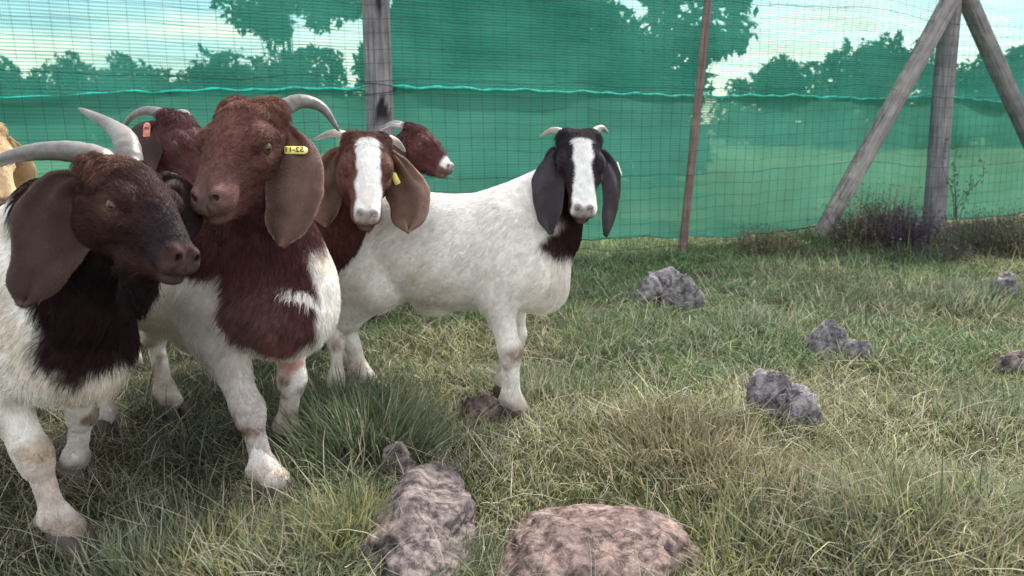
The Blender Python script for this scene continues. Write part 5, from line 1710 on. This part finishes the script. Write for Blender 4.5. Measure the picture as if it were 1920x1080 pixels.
def tussock(px, py, n, spread, length, col, seed, lean=0.3):
    """a denser tuft of upright blades at one place"""
    r_ = np.random.default_rng(seed)
    g = G(px, py)
    x = g[0] + r_.normal(0, spread, n); y = g[1] + r_.normal(0, spread, n)
    rr_ = np.hypot(x - g[0], y - g[1]) / spread
    ang = np.arctan2(y - g[1], x - g[0]) + r_.normal(0, 0.7, n)
    L = length * r_.uniform(0.5, 1.2, n) * np.clip(1.15 - 0.2 * rr_, 0.4, 1.2)
    th0 = np.clip(0.12 + lean * rr_ * 0.6 + r_.normal(0, 0.12, n), 0, 1.2)
    kap = r_.uniform(0.1, 1.1, n)
    w = (0.0022 + 0.0014 * r_.random(n)) * (0.6 + 0.25 * math.hypot(g[0], g[1]))
    c_ = np.array(col)[None] * (1 + 0.25 * r_.normal(size=(n, 1)))
    st = (r_.random(n) < 0.15)[:, None]
    c_ = np.where(st, STRAW[None] * 0.8, c_)
    keep = rock_mask(x, y, 0.9)
    x, y, ang, L, w, th0, kap, c_ = (v_[keep] for v_ in (x, y, ang, L, w, th0, kap, c_))
    return blades(x, y, gh(x, y), ang, L, w, th0, kap, np.clip(c_, 0.01, 0.7), seed + 1)

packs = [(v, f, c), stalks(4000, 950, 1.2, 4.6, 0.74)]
TUFT = (0.125, 0.160, 0.090); YTUFT = (0.23, 0.23, 0.10); GTUFT = (0.20, 0.235, 0.15); BTUFT = (0.27, 0.235, 0.145)
for k, (px, py, n, sp, ln, co_) in enumerate([
        (690, 850, 1300, 0.09, 0.18, TUFT), (630, 800, 1100, 0.09, 0.17, TUFT), (720, 790, 800, 0.09, 0.13, TUFT),
        (650, 1010, 900, 0.07, 0.11, YTUFT), (560, 1060, 700, 0.10, 0.09, GTUFT), (860, 1075, 700, 0.07, 0.08, GTUFT),
        (1330, 850, 1100, 0.12, 0.09, BTUFT), (1420, 900, 800, 0.14, 0.09, BTUFT), (1240, 830, 700, 0.10, 0.08, BTUFT),
        (1700, 1010, 900, 0.14, 0.09, BTUFT), (1560, 1000, 700, 0.13, 0.08, GTUFT), (1840, 940, 700, 0.14, 0.09, GTUFT),
        (1880, 1070, 700, 0.10, 0.09, BTUFT), (340, 1000, 600, 0.12, 0.08, GTUFT), (420, 1060, 600, 0.10, 0.09, YTUFT),
        (250, 1070, 500, 0.1, 0.08, GTUFT), (1380, 1040, 700, 0.12, 0.08, YTUFT), (1560, 560, 1500, 0.30, 0.11, TUFT),
        (1750, 560, 1300, 0.30, 0.10, TUFT), (1120, 640, 1200, 0.20, 0.09, TUFT), (1400, 620, 900, 0.2, 0.09, GTUFT),
        (1830, 560, 800, 0.16, 0.11, GTUFT), (1000, 730, 700, 0.12, 0.09, GTUFT), (1850, 780, 800, 0.2, 0.09, GTUFT)]):
    packs.append(tussock(px, py, n, sp, ln, co_, 1000 + k * 3))
off = 0
VV, FQ, FT, CC = [], [], [], []
for (v, f, c) in packs:
    VV.append(v); FQ.append(f[0] + off); FT.append(f[1] + off); CC.append(c); off += len(v)
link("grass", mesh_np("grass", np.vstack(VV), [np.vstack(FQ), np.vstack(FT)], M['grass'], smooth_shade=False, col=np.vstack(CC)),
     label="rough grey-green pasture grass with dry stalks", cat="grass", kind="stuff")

# ------------------------------------------------------------------ scrub along the foot of the fence
def shrub(name, px, py, n, sx, sy, length, cols, label, seed, cat="shrub", lean=0.35, group="dry scrub at the foot of the fence", width=1.0):
    r_ = np.random.default_rng(seed)
    g = G(px, py)
    e = link(name, None, label=label, cat=cat, group=group)
    e.location = (g[0], g[1], float(gh(g[0], g[1])))
    a_, b_ = r_.normal(0, sx, n), r_.normal(0, sy, n)
    x, y = a_ * FD[0] + b_ * FN[0], a_ * FD[1] + b_ * FN[1]
    L = length * r_.uniform(0.35, 1.15, n) * np.exp(-(a_ / (sx * 2.2)) ** 2)
    ang = np.arctan2(y, x) + r_.normal(0, 0.9, n)
    th0 = np.abs(r_.normal(0.1, lean, n)); kap = r_.uniform(-0.3, 0.9, n)
    cl = np.array(cols)[r_.integers(0, len(cols), n)] * r_.uniform(0.6, 1.3, (n, 1))
    z = gh(x + g[0], y + g[1]) - e.location[2]
    v, f, c = blades(x, y, z, ang, L, width * np.full(n, 0.006) * r_.uniform(0.5, 1.3, n), th0, kap, np.clip(cl, 0.01, 0.6), seed)
    link("stems", mesh_np("stems", v, f, M['grass'], smooth_shade=False, col=c), e, kind="stuff")
    # seed heads and small leaves near the stem tops
    tips = v.reshape(n, 9, 3)[:, -1]
    k = r_.integers(0, n, n * 2)
    p = tips[k] + r_.normal(0, 0.012, (len(k), 3)) - np.array([0, 0, 0.02]) * r_.random((len(k), 1))
    u = r_.normal(size=p.shape); u /= np.linalg.norm(u, axis=1)[:, None]
    w = np.cross(u, r_.normal(size=p.shape)); w /= np.linalg.norm(w, axis=1)[:, None]
    sz = 0.010 * r_.uniform(0.5, 1.3, (len(p), 1))
    V = np.stack([p - u * sz, p + w * sz * 0.45, p + u * sz, p - w * sz * 0.45], 1).reshape(-1, 3)
    cc = np.repeat(np.array(cols)[r_.integers(0, len(cols), len(p))] * r_.uniform(0.7, 1.4, (len(p), 1)), 4, 0)
    link("foliage", mesh_np("foliage", V, np.arange(len(V)).reshape(-1, 4), M['leaf'], smooth_shade=False, col=np.clip(cc, 0.01, 0.6)), e, kind="stuff")
PUR, BRN, DGN, TAN = (0.085, 0.065, 0.085), (0.15, 0.105, 0.075), (0.085, 0.105, 0.065), (0.30, 0.25, 0.16)
shrub("dry_shrub", 1440, 468, 300, 0.12, 0.10, 0.18, [BRN, TAN, DGN], "low brown tuft left of the brace pole's foot", 2001)
shrub("dry_shrub", 1625, 455, 450, 0.16, 0.10, 0.26, [BRN, DGN, TAN, PUR], "brown scrub just right of the brace pole's foot", 2002)
shrub("dry_shrub", 1680, 462, 650, 0.12, 0.10, 0.30, [PUR, PUR, (0.06, 0.05, 0.075)], "dark purplish clump between brace pole and corner post", 2003)
shrub("dry_shrub", 1650, 440, 320, 0.22, 0.10, 0.40, [TAN, BRN, DGN], "tall pale dry grass behind the purplish clump", 2004)
shrub("dry_shrub", 1855, 462, 600, 0.22, 0.12, 0.26, [PUR, DGN, DGN, BRN], "dark scrub right of the corner post", 2005)
shrub("dry_shrub", 1935, 470, 450, 0.2, 0.12, 0.28, [PUR, DGN, TAN], "dark scrub cut by the right picture edge", 2006)
shrub("dry_shrub", 1540, 486, 350, 0.22, 0.08, 0.08, [DGN, BRN, DGN], "dark green low growth in front of the brace pole", 2007)
shrub("dry_shrub", 1740, 482, 450, 0.25, 0.10, 0.12, [DGN, DGN, PUR], "dark green low growth in front of the corner post", 2008)
# thin weed climbing beside the corner post
we = link("tall_weed", None, label="thin leafy weed climbing beside the corner post", cat="weed")
w0 = fence_at(1790, 425, -0.14); w0[2] = float(gh(w0[0], w0[1]))
we.location = w0
r_ = np.random.default_rng(77)
for k in range(5):
    tip = fence_at(1772 + 16 * k, [262, 300, 250, 330, 290][k], -0.12) - w0
    pts = catmull(np.array([[0.01 * k, 0, -0.02], tip * 0.35 + r_.normal(0, 0.015, 3), tip * 0.7 + r_.normal(0, 0.02, 3), tip]), 16)
    vv, ff = tube(pts, np.linspace(0.0045, 0.0012, 16), 5)
    st = link("stem", mesh_np("stem", vv, ff, M['bark']), we)
    n = 34
    p = pts[r_.integers(3, 16, n)] + r_.normal(0, 0.014, (n, 3))
    u = r_.normal(size=p.shape); u /= np.linalg.norm(u, axis=1)[:, None]
    w = np.cross(u, r_.normal(size=p.shape)); w /= np.linalg.norm(w, axis=1)[:, None]
    V = np.stack([p - u * 0.014, p + w * 0.006, p + u * 0.014, p - w * 0.006], 1).reshape(-1, 3)
    link("leaves", mesh_np("leaves", V, np.arange(len(V)).reshape(-1, 4), M['leaf'], smooth_shade=False, col=np.tile(np.array([0.09, 0.09, 0.07]), (len(V), 1))), st)
